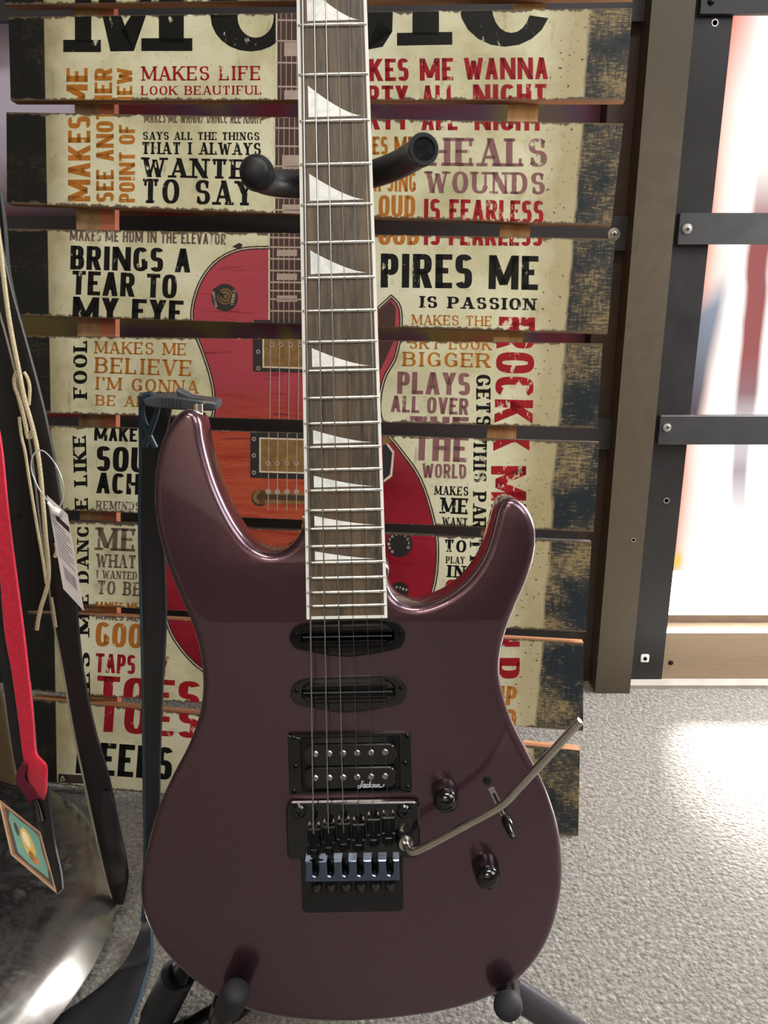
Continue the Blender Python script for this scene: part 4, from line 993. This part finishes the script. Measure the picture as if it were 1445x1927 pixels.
# ------------------------------------------------------------------ guitar strap
def band(rows, th, name, mats, parent=None, per=4, sub=0):
    """rows of (left px, right px, left Y, right Y): a strap of real thickness hung in space"""
    put = lambda p, y: at_y(p[0], p[1], y) if y else at_z(p[0], p[1], 0.006)
    L = spline([put(a, yl) for a, _, yl, _ in rows], per); Rr = spline([put(c_, yr) for _, c_, _, yr in rows], per)
    b = MB(); fr, bkk = [], []
    for i, (p, q) in enumerate(zip(L, Rr)):
        t = (L[min(i + 1, len(L) - 1)] - L[max(i - 1, 0)]); n = (q - p).cross(t).normalized()
        if n.y > 0: n = -n
        row = []; e = 0.04
        fr.append([p.lerp(q, s) + n * th / 2 * (1 if 0 < s < 1 else 0.2) for s in (0, .06, .3, .5, .7, .94, 1)])
        bkk.append([p.lerp(q, s) - n * th / 2 * (1 if 0 < s < 1 else 0.2) for s in (0, .06, .3, .5, .7, .94, 1)])
    rows_ = [f + k[::-1] for f, k in zip(fr, bkk)]
    b.grid(rows_, closed_u=True, m=0); b.face(rows_[0][::-1]); b.face(rows_[-1])
    return b.build(name, mats, parent, sharp=50), L, Rr, fr
def m_leather(name, c, rough=0.5):
    t = NT(name); f = t.noise(500, 3, 0.6); g = t.noise(20, 3)
    t.set(**{'Base Color': t.ramp(g, [(0.3, tuple(x * .8 for x in c[:3]) + (1,)), (0.7, tuple(x * 1.2 for x in c[:3]) + (1,))]), 'Roughness': rough}); t.bump(f, 0.25, 0.0005); return t.m
m_strap = m_leather('strap_leather', C(25, 27, 30), 0.45); m_teal = m_leather('strap_edge', C(40, 62, 76), 0.5)
YS = 0.645
gs_rows = [((266, 742), (330, 742), .635, .635), ((266, 800), (320, 790), .66, .66), ((266, 870), (305, 870), .68, .68), ((264, 960), (306, 960), .70, .70), ((265, 1060), (312, 1060), .71, .71), ((268, 1180), (314, 1180), .71, .71), ((271, 1330), (306, 1330), .70, .70), ((272, 1460), (302, 1460), .69, .69),
           ((274, 1580), (300, 1580), .68, .68), ((272, 1690), (288, 1690), .678, .682), ((265, 1745), (284, 1738), .672, .675), ((237, 1806), (284, 1792), 0, 0), ((190, 1855), (273, 1840), 0, 0), ((120, 1905), (258, 1890), 0, 0), ((40, 1950), (240, 1935), 0, 0)]
strap, L, Rr, fr = band(gs_rows, 0.004, 'guitar_strap', m_strap)
tag(strap, 'long black leather strap clipped to the plum guitar\'s upper horn, trailing onto the carpet', 'guitar strap')
b = MB(); b.tube(L[:40], 0.0022, 8); b.build('piped_edge', m_teal, strap)
b = MB(); b.tube(Rr[34:], 0.0022, 8); b.build('piped_edge', m_teal, strap)
# folded end loop with lacing, and the plastic clip
b = MB(); lp = spline([at_y(272, 838, .655), at_y(285, 805, .645), at_y(296, 770, .632), at_y(292, 748, .63), at_y(280, 742, .632), at_y(268, 752, .634), at_y(268, 780, .64), at_y(278, 812, .648), at_y(292, 842, .65)], 5)
b.tube(lp, 0.0024, 8); b.build('end_loop', m_teal, strap)
m_clip = mat('clip_plastic', C(62, 66, 72), 0.35, var=0.1)
b = MB()
def ypoly(pts, Y, t, bev=0.0008):
    pp = [at_y(x, y, Y) for x, y in pts]; pg = ccw([(p.x, p.z) for p in pp])
    M = Matrix(((1, 0, 0, 0), (0, 0, -1, Y + t / 2), (0, 1, 0, 0), (0, 0, 0, 1)))
    return pg, M
pg, M = ypoly([(276, 748), (288, 743), (330, 742), (372, 748), (408, 753), (413, 758), (412, 767), (402, 769), (360, 768), (300, 764), (280, 760)], 0.628, 0.022); b.prism(pg, 0, 0.022, 0, M, bevel=0.0012)
clipo = b.build('quick_release_clip', m_clip, strap)
b = MB(); pg, M = ypoly([(334, 731), (340, 733), (358, 743), (386, 750), (368, 752), (338, 749)], 0.626, 0.012); b.prism(pg, 0, 0.012, 0, M, bevel=0.0008); b.build('release_tab', m_clip, clipo)
b = MB()
for k in range(7): 
    pg, M = ypoly([(301 + 7 * k, 748.5 + .5 * k), (304 + 7 * k, 748.5 + .5 * k), (304 + 7 * k, 764), (301 + 7 * k, 764)], 0.6165, 0.002); b.prism(pg, 0, 0.002, 0, M)
b.build('grip_rib', m_clip, clipo)
b = MB(); b.tube([at_y(366, 768, 0.628), at_y(368, 778, 0.628)], [0.0065, 0.0055], 16); b.build('socket', m_black, clipo)
c = at_y(385, 758, 0.6165); b = MB(); b.lathe([(0.0012, 0), (0.0012, .0008), (.0001, .001)], 10, 0, Matrix.Translation(c) @ Matrix.Rotation(PI / 2, 4, 'X')); b.build('rivet', m_screw, clipo)

# ------------------------------------------------------------------ guitar stand
stand = tag(empty('guitar_stand', Matrix.Translation((-0.01, 0.62, 0))), 'black tubular guitar stand holding the plum guitar', 'guitar stand')
def rel(v): return v - Vector((-0.01, 0.62, 0))
def gw(px, py, z): x, y = G(px, py, z); return GT.M @ Vector((x, y, z))
# neck rest: a padded yoke behind the neck whose two horns curve forward
yk = [gw(484, 326, 0.028), gw(488, 333, 0.006), gw(510, 342, -0.016), gw(560, 347, -0.034), gw(632, 345, -0.040), gw(700, 328, -0.034), gw(745, 312, -0.016), gw(778, 294, 0.006), gw(797, 281, 0.026)]
ys_ = spline([rel(v) for v in yk], 6)
b = MB(); b.tube(ys_, 0.0094, 16); yoke = b.build('neck_rest', m_rubber, stand)
e = rel(gw(484, 326, 0.029)); b = MB()
M = Matrix.Translation(e) @ GT.M.to_3x3().to_4x4()
b.lathe([(0.0001, -0.011), (0.008, -0.009), (0.0112, -0.002), (0.0108, 0.004), (0.0085, 0.0085), (0.006, 0.010), (0.0001, 0.0104)], 22, 0, M); b.build('end_cap', m_rubber, yoke)
# rim of the open tube end, with its dark bore
e1, e0 = ys_[-1], ys_[-3]; dr = (e1 - e0).normalized(); q = dr.to_track_quat('Z', 'Y').to_matrix().to_4x4()
b = MB(); b.lathe([(0.0098, -0.008), (0.0102, 0.0), (0.0096, 0.0012), (0.0074, 0.0012), (0.0068, 0.0)], 24, 0, Matrix.Translation(e1) @ q); b.lathe([(0.007, 0.0004), (0.0001, 0.0004)], 24, 1, Matrix.Translation(e1) @ q); b.build('open_end', [m_rubber, mat('bore_black', C(8, 8, 9), 0.8)], yoke)
# mast, lower cradle, legs
low = Vector((-0.012, 0.70, 0.15)); mid = GT.M @ Vector((0.0, 0.36, -0.062))
yc = gw(632, 345, -0.040)
b = MB(); b.tube([rel(Vector((-0.012, 0.655, 0.07))), rel(gw(652, 1500, -0.075)), rel(mid), rel(yc + Vector((0, 0.004, 0)))], [0.011, 0.011, 0.0095, 0.0085], 14); b.build('mast', m_dkmetal, stand)
m_foam = mat('black_foam', C(26, 27, 30), 0.7, var=0.2, scale=200)
hub = Vector((-0.012, 0.64, 0.085))
b = MB(); b.tube([rel(hub + Vector((0, 0, 0.05))), rel(hub - Vector((0, 0, 0.03)))], 0.02, 18); b.build('hub', m_black, stand)
# cradle arms: tubes from the hub under the body to a padded foot in front of it
for (cx, cy, fz), o_, nx, ny in (((445, 1868, 0.0185), -1, -0.43, -0.90), ((955, 1893, 0.0175), 1, 0.42, -0.91)):
    X, Y = G(cx, cy, fz); k = 0.041 if o_ < 0 else 0.010
    lp_ = lambda dn, z: rel(GT.M @ Vector((X + nx * dn, Y + ny * dn, z)))
    pa_ = spline([rel(hub), rel(hub + Vector((o_ * 0.05, -0.005, 0.004))), lp_(k + 0.010, -0.075), lp_(k + 0.009, -0.045), lp_(k + 0.006, -0.012), lp_(k * 0.75, 0.006), lp_(0, fz)], 5)
    b = MB(); b.tube(pa_, 0.008, 14); ar = b.build('cradle_arm', m_dkmetal, stand)
    pp = pa_[-4:]; b = MB(); dd = (pp[-1] - pp[-3]).normalized(); ends = [pp[-1] + dd * e_ for e_ in (0.002, 0.0045, 0.006, 0.0066)]
    b.tube(pp + ends, [0.0104] * len(pp) + [0.0100, 0.0082, 0.005, 0.001], 16); b.build('foam_pad', m_foam, ar)
m_leg = mat('leg_tube', C(58, 56, 62), 0.34, 0.4, var=0.1)
for tgt, side, kk in ((at_z(1150, 1990, 0.012), gw(968, 1868, -0.03), 0), (at_z(300, 1975, 0.012), gw(440, 1895, -0.075), 1), (at_z(280, 1945, 0.012), gw(345, 1815, -0.055), 2)):
    b = MB(); b.tube([rel(hub), rel(side), rel(tgt)], [0.0115, 0.0115, 0.011], 16)
    lg = b.build('leg', m_leg if kk == 0 else m_dkmetal, stand)
    b = MB(); d_ = (tgt - side).normalized(); b.tube([rel(tgt - d_ * 0.03), rel(tgt)], [0.0128, 0.012], 16); b.build('rubber_foot', m_rubber, lg)
    if kk == 2:
        b = MB(); cc = side.lerp(tgt, 0.45); b.tube([rel(cc - d_ * 0.03), rel(cc + d_ * 0.03)], [0.0145, 0.0145], 16); b.build('sleeve', m_rubber, lg)

# ------------------------------------------------------------------ things at the left edge
dc = (-0.5354, 0.650)
def m_dish():
    t = NT('smoky_steel'); p = t.sep(t.co())
    f = t.noise(5, 6, 0.62, t.mapped((1, 1, 1), (1.3, 0.4, 0)), 2.2); g = t.noise(11, 5, 0.65, t.mapped((1, 2.2, 1), (0, 0, 0), (0, 0, 0.7)), 1.5)
    rad = t.math('SQRT', t.math('ADD', t.math('MULTIPLY', p[0], p[0]), t.math('MULTIPLY', p[1], p[1])))
    inn = t.ramp(rad, [(0.215, 1.0), (0.242, 0.3)])
    sm = t.math('MULTIPLY', inn, 1.0)
    c = t.mix(sm, C(146, 143, 138), t.ramp(t.math('ADD', t.math('MULTIPLY', f, .6), t.math('MULTIPLY', g, .4)), [(0.38, C(38, 39, 42)), (0.47, C(104, 104, 105)), (0.55, C(62, 63, 66)), (0.64, C(158, 157, 154))]))
    t.set(**{'Base Color': c, 'Metallic': 0.85, 'Roughness': t.math('ADD', t.math('MULTIPLY', sm, t.math('ADD', 0.2, t.math('MULTIPLY', g, 0.3))), 0.13)}); t.bump(f, 0.08, 0.002); return t.m
b = MB(); RD = 0.2656
prof = [(0.0001, 0.058), (0.05, 0.058), (0.12, 0.057), (0.17, 0.0555), (0.21, 0.0535), (0.232, 0.0495), (0.244, 0.044), (0.2525, 0.0365), (0.2595, 0.0275), (RD - 0.001, 0.021), (RD, 0.0195), (RD - 0.001, 0.018), (0.258, 0.017), (0.24, 0.008), (0.21, 0.002), (0.0001, 0.002)]
b.lathe(prof, 96, 0, None); dish = b.build('metal_dish', m_dish(), None, sharp=60); dish.location = (*dc, 0)
tag(dish, 'large round polished steel dish with smoky scuffs, lying on the carpet at the left', 'metal dish')
# picture card standing against the red strap
YC = 0.0
def world_quad(name, P, th, mats, polys=(), parent=None):
    """flat card through four world points (TL TR BR BL) with printed polygons in 0..1 card space"""
    tl_, tr2, br_, bl_ = P; n = (br_ - tl_).cross(tr2 - tl_).normalized()
    bl_ = EYE + (bl_ - EYE) * ((tl_ - EYE).dot(n) / (bl_ - EYE).dot(n))
    if n.dot(EYE - tl_) < 0: n = -n
    f = lambda u, v, z: (bl_.lerp(br_, u)).lerp(tl_.lerp(tr2, u), v) + n * z
    b = MB(); A = [f(0, 0, 0), f(1, 0, 0), f(1, 1, 0), f(0, 1, 0)]; B = [f(0, 0, -th), f(1, 0, -th), f(1, 1, -th), f(0, 1, -th)]
    b.face(A, 0); b.face(B[::-1], 0)
    for k in range(4): b.face([A[k], B[k], B[(k + 1) % 4], A[(k + 1) % 4]], 0)
    for m, lay, pg in polys: b.face([f(u, v, 0.00015 * lay) for u, v in pg], m)
    return b.build(name, mats, parent, clean=False), f
cq = [at_y(-2, 1504, .60), at_y(76, 1566, .63), at_y(107, 1680, .585), at_y(22, 1608, .555)]
pol = [(1, 1, [(.02, .02), (.98, .02), (.98, .98), (.02, .98)])]
for k in range(26): pol.append((2, 2, [(.03 + .0365 * k, .02), (.045 + .0365 * k, .02), (.045 + .0365 * k, .98), (.03 + .0365 * k, .98)]))
tealp = [(.16, .14), (.4, .1), (.62, .13), (.86, .12), (.9, .35), (.86, .6), (.9, .86), (.7, .9), (.45, .87), (.2, .9), (.12, .7), (.15, .4)]
pol.append((4, 3, [(.09, .08), (.92, .08), (.92, .92), (.09, .92)])); pol.append((3, 4, tealp))
pol.append((5, 5, ell(.5, .5, .16, .27, 24))); pol.append((6, 6, ell(.47, .56, .09, .13, 20))); pol.append((7, 5, ell(.56, .3, .12, .1, 18))); pol.append((4, 5, ell(.27, .62, .05, .12, 14))); pol.append((4, 5, [(.84, .1), (.93, .06), (.95, .3), (.88, .28)]))
card, _ = world_quad('picture_card', cq, 0.0008, [mat('card_edge', C(160, 140, 112), 0.6), mat('card_orange', C(150, 104, 68), 0.6), mat('card_stripe', C(84, 58, 40), 0.6), mat('card_teal', C(78, 114, 100), 0.6), mat('card_brown', C(48, 44, 34), 0.6), mat('card_yellow', C(164, 132, 64), 0.6), mat('card_cream', C(176, 166, 130), 0.6), mat('card_rust', C(150, 84, 42), 0.6)], pol)
tag(card, 'square picture card with teal centre and striped orange border, leaning over the steel dish', 'picture card')

# red strap with folded end
m_red = NT('red_webbing'); _f = m_red.noise(500, 2, 0.6); m_red.set(**{'Base Color': m_red.ramp(_f, [(0.3, C(176, 14, 46)), (0.7, C(214, 24, 62))]), 'Roughness': 0.7, 'Sheen Weight': 0.2}); m_red.bump(_f, 0.3, 0.0006)
YR = .655
red, L, Rr, _ = band([((-40, 640), (-16, 640), YR, YR), ((-28, 760), (-8, 760), YR, YR), ((-16, 850), (6, 850), YR, YR), ((-10, 960), (17, 960), YR, YR), ((0, 1080), (32, 1080), YR, YR), ((8, 1185), (46, 1185), YR, YR), ((22, 1265), (55, 1265), YR, YR), ((34, 1350), (64, 1350), YR, YR), ((43, 1420), (69, 1415), YR, YR), ((54, 1470), (88, 1440), YR, .648), ((66, 1492), (88, 1480), YR, .646), ((80, 1514), (84, 1514), YR, .65)], 0.0035, 'red_strap', m_red.m)
tag(red, 'bright red fabric strap with a folded end, hanging at the left edge', 'strap')
bb, _, _, _ = band([((-60, 640), (-38, 640), YR + .004, YR + .004), ((-30, 900), (-8, 900), YR + .004, YR + .004), ((-22, 1080), (4, 1080), YR + .004, YR + .004), ((-10, 1185), (12, 1185), YR + .004, YR + .004), ((8, 1300), (32, 1300), YR + .004, YR + .004), ((20, 1390), (42, 1390), YR + .004, YR + .004), ((30, 1445), (52, 1445), YR + .004, YR + .004), ((36, 1470), (58, 1470), YR + .004, YR + .004)], 0.003, 'black_webbing', m_leather('black_web', C(18, 18, 20), 0.7), red)
bb, _, _, _ = band([((42, 1434), (52, 1440), .65, .65), ((29, 1466), (48, 1466), .65, .65), ((46, 1492), (62, 1484), .65, .65), ((58, 1512), (74, 1500), .65, .65)], 0.003, 'folded_end', mat('dark_red_fold', C(92, 14, 40), 0.7), red)
b = MB(); b.tube([at_y(66, 1505, .648), at_y(72, 1525, .646), at_y(76, 1545, .642)], [0.0035, 0.005, 0.0052], 14); b.build('clip_knob', m_gloss, red)
bb, _, _, _ = band([((78, 1490), (92, 1480), .652, .65), ((78, 1540), (97, 1530), .645, .645), ((86, 1600), (106, 1590), .635, .635), ((96, 1650), (117, 1640), .62, .62), ((106, 1684), (120, 1672), .61, .61)], 0.003, 'strap_reflection', m_leather('reflection_black', C(30, 30, 32), 0.45), red)  # reflection of the black strap, built as a solid dark band

# black leather strap with a pale raw edge
YB = .70
bs, L, Rr, _ = band([((-80, 200), (-50, 190), YB, YB), ((-44, 400), (-8, 395), YB, YB), ((-12, 540), (22, 535), YB, YB), ((16, 640), (50, 636), YB, YB), ((42, 750), (80, 748), YB, YB), ((62, 860), (104, 860), YB, YB), ((78, 990), (124, 990), YB, YB), ((92, 1090), (142, 1090), YB, YB), ((102, 1165), (148, 1165), YB, YB), ((120, 1260), (158, 1260), YB, YB), ((139, 1370), (180, 1370), YB, YB), ((158, 1460), (206, 1460), YB, YB), ((176, 1545), (224, 1545), YB, YB), ((196, 1630), (240, 1625), YB, .69), ((207, 1672), (241, 1660), YB, .69), ((217, 1700), (232, 1700), YB, .69)], 0.004, 'leather_strap', m_leather('black_leather', C(22, 22, 24), 0.5))
tag(bs, 'black leather strap with pale raw edge and rounded tip reaching the steel dish', 'strap')
b = MB(); b.tube([p + Vector((-0.0004, -0.0012, 0)) for p in L], 0.0012, 8); b.build('raw_edge', mat('raw_leather', C(150, 146, 130), 0.8), bs)
ring = [at_y(x, y, YB - .004) for x, y in ((186, 1520), (190, 1496), (200, 1486), (210, 1494), (222, 1545), (236, 1620), (238, 1650))]
bb, _, _, _ = band([((192, 1490), (208, 1490), YB - .005, YB - .005), ((186, 1520), (216, 1520), YB - .005, YB - .005), ((190, 1570), (227, 1570), YB - .005, YB - .005), ((200, 1625), (237, 1622), YB - .006, .684), ((210, 1668), (238, 1655), YB - .006, .684)], 0.002, 'end_patch', m_leather('patch_leather', C(34, 34, 36), 0.42), bs)
# wide black gig strap panel behind
wp, _, _, _ = band([((-60, 330), (6, 360), .72, .72), ((-50, 420), (14, 430), .72, .72), ((-50, 520), (22, 520), .72, .72), ((-40, 640), (48, 640), .72, .72), ((-30, 760), (68, 760), .72, .72), ((-20, 860), (82, 860), .72, .72), ((0, 980), (92, 980), .72, .72), ((14, 1080), (98, 1080), .72, .72), ((24, 1147), (100, 1147), .72, .72)], 0.006, 'padded_strap', m_leather('padded_black', C(20, 21, 24), 0.6))
tag(wp, 'wide padded black strap hanging behind the cream lace at the left edge', 'strap')
wl, _, _, _ = band([((16, 974), (40, 966), .716, .716), ((16, 978), (40, 970), .716, .716)], 0.001, 'seam', mat('seam_dark', C(12, 12, 14), 0.6), wp)
# brown strap at the far edge
br2, _, _, _ = band([((-40, 1240), (-8, 1260), .69, .69), ((-40, 1320), (8, 1320), .69, .69), ((-30, 1390), (18, 1390), .69, .69), ((-15, 1440), (27, 1440), .69, .69), ((0, 1466), (31, 1476), .69, .69)], 0.004, 'brown_strap', m_leather('brown_leather', C(88, 74, 52), 0.5))
tag(br2, 'brown leather strap end behind the red strap at the far left edge', 'strap')
# cream lace
m_lace = NT('cotton_lace'); _f = m_lace.noise(600, 3, 0.6); m_lace.set(**{'Base Color': m_lace.ramp(_f, [(0.3, C(168, 156, 122)), (0.7, C(212, 202, 168))]), 'Roughness': 0.9}); m_lace.bump(_f, 0.4, 0.0006)
YL = .685
def lace(pts, r, parent=None, Y=YL): 
    b = MB(); b.tube(spline([at_y(x, y, Y) for x, y in pts], 6), r, 10); return b.build('cream_lace' if parent is None else 'lace_end', m_lace.m, parent)
lc = lace([(-8, 400), (3, 490), (14, 580), (24, 640), (34, 690), (46, 750), (60, 800), (70, 845), (77, 900), (82, 960), (86, 1010), (91, 1060), (91, 1092), (86, 1115), (78, 1140), (72, 1165), (69, 1185)], 0.0019)
tag(lc, 'long cream cotton lace hanging in front of the black straps at the left', 'lace')
lace([(32, 700), (27, 712), (28, 728), (34, 745), (42, 775), (48, 800), (52, 822), (57, 822), (60, 812)], 0.0017, lc, YL + .003)
lace([(36, 785), (40, 820), (47, 850), (53, 890), (62, 945), (72, 1005), (80, 1050), (87, 1098)], 0.0013, lc, YL + .004)
lace([(45, 700), (52, 712), (56, 730), (55, 752), (54, 762)], 0.0014, lc, YL + .006)
lace([(105, 1022), (107, 1035), (103, 1048)], 0.0016, lc, YB - .006)
lace([(97, 1124), (101, 1146), (106, 1180)], 0.0012, lc, YB - .006)
# price tag: folded white tag with printing and bar code, on a clear loop
TQ = [at_y(88, 932, .672), at_y(127, 968, .672), at_y(158, 1150, .66), at_y(119, 1108, .655)]
pol = [(1, 1, [(.30, .80), (.96, .80), (.96, .865), (.30, .865)])]
for k in range(11): pol.append((2, 1, [(.1, .76 - .036 * k), (.9 if k % 3 else .7, .76 - .036 * k), (.9 if k % 3 else .7, .748 - .036 * k), (.1, .748 - .036 * k)]))
x = .22
random.seed(3)
while x < .8:
    w = random.choice((.012, .02, .03)); pol.append((2, 1, [(x, .17), (x + w, .17), (x + w, .31), (x, .31)])); x += w + random.choice((.015, .025))
pt, fcard = world_quad('price_tag', TQ, 0.0006, [mat('tag_paper', C(206, 200, 202), 0.6, var=0.04), mat('tag_band', C(40, 14, 18), 0.6), mat('tag_print', C(110, 104, 108), 0.6)], pol)
tag(pt, 'white price tag with a bar code hanging beside the black leather strap', 'price tag')
b = MB(); b.tube(spline([at_y(x, y, .674) for x, y in ((108, 966), (96, 955), (88, 940), (72, 918), (60, 888), (59, 868), (66, 852), (80, 848), (96, 862), (110, 885), (119, 912), (119, 935), (113, 952), (106, 962))], 5), 0.0006, 8)
m_loop = NT('clear_nylon'); m_loop.set(**{'Base Color': C(220, 224, 226), 'Roughness': 0.2, 'Transmission Weight': 0.5}); b.build('nylon_loop', m_loop.m, pt)
b = MB(); b.tube([at_y(90, 945, .668), at_y(98, 955, .667), at_y(104, 962, .666), at_y(112, 966, .666)], [0.0012, 0.0018, 0.004, 0.003], 10); b.build('loop_head', m_white, pt)
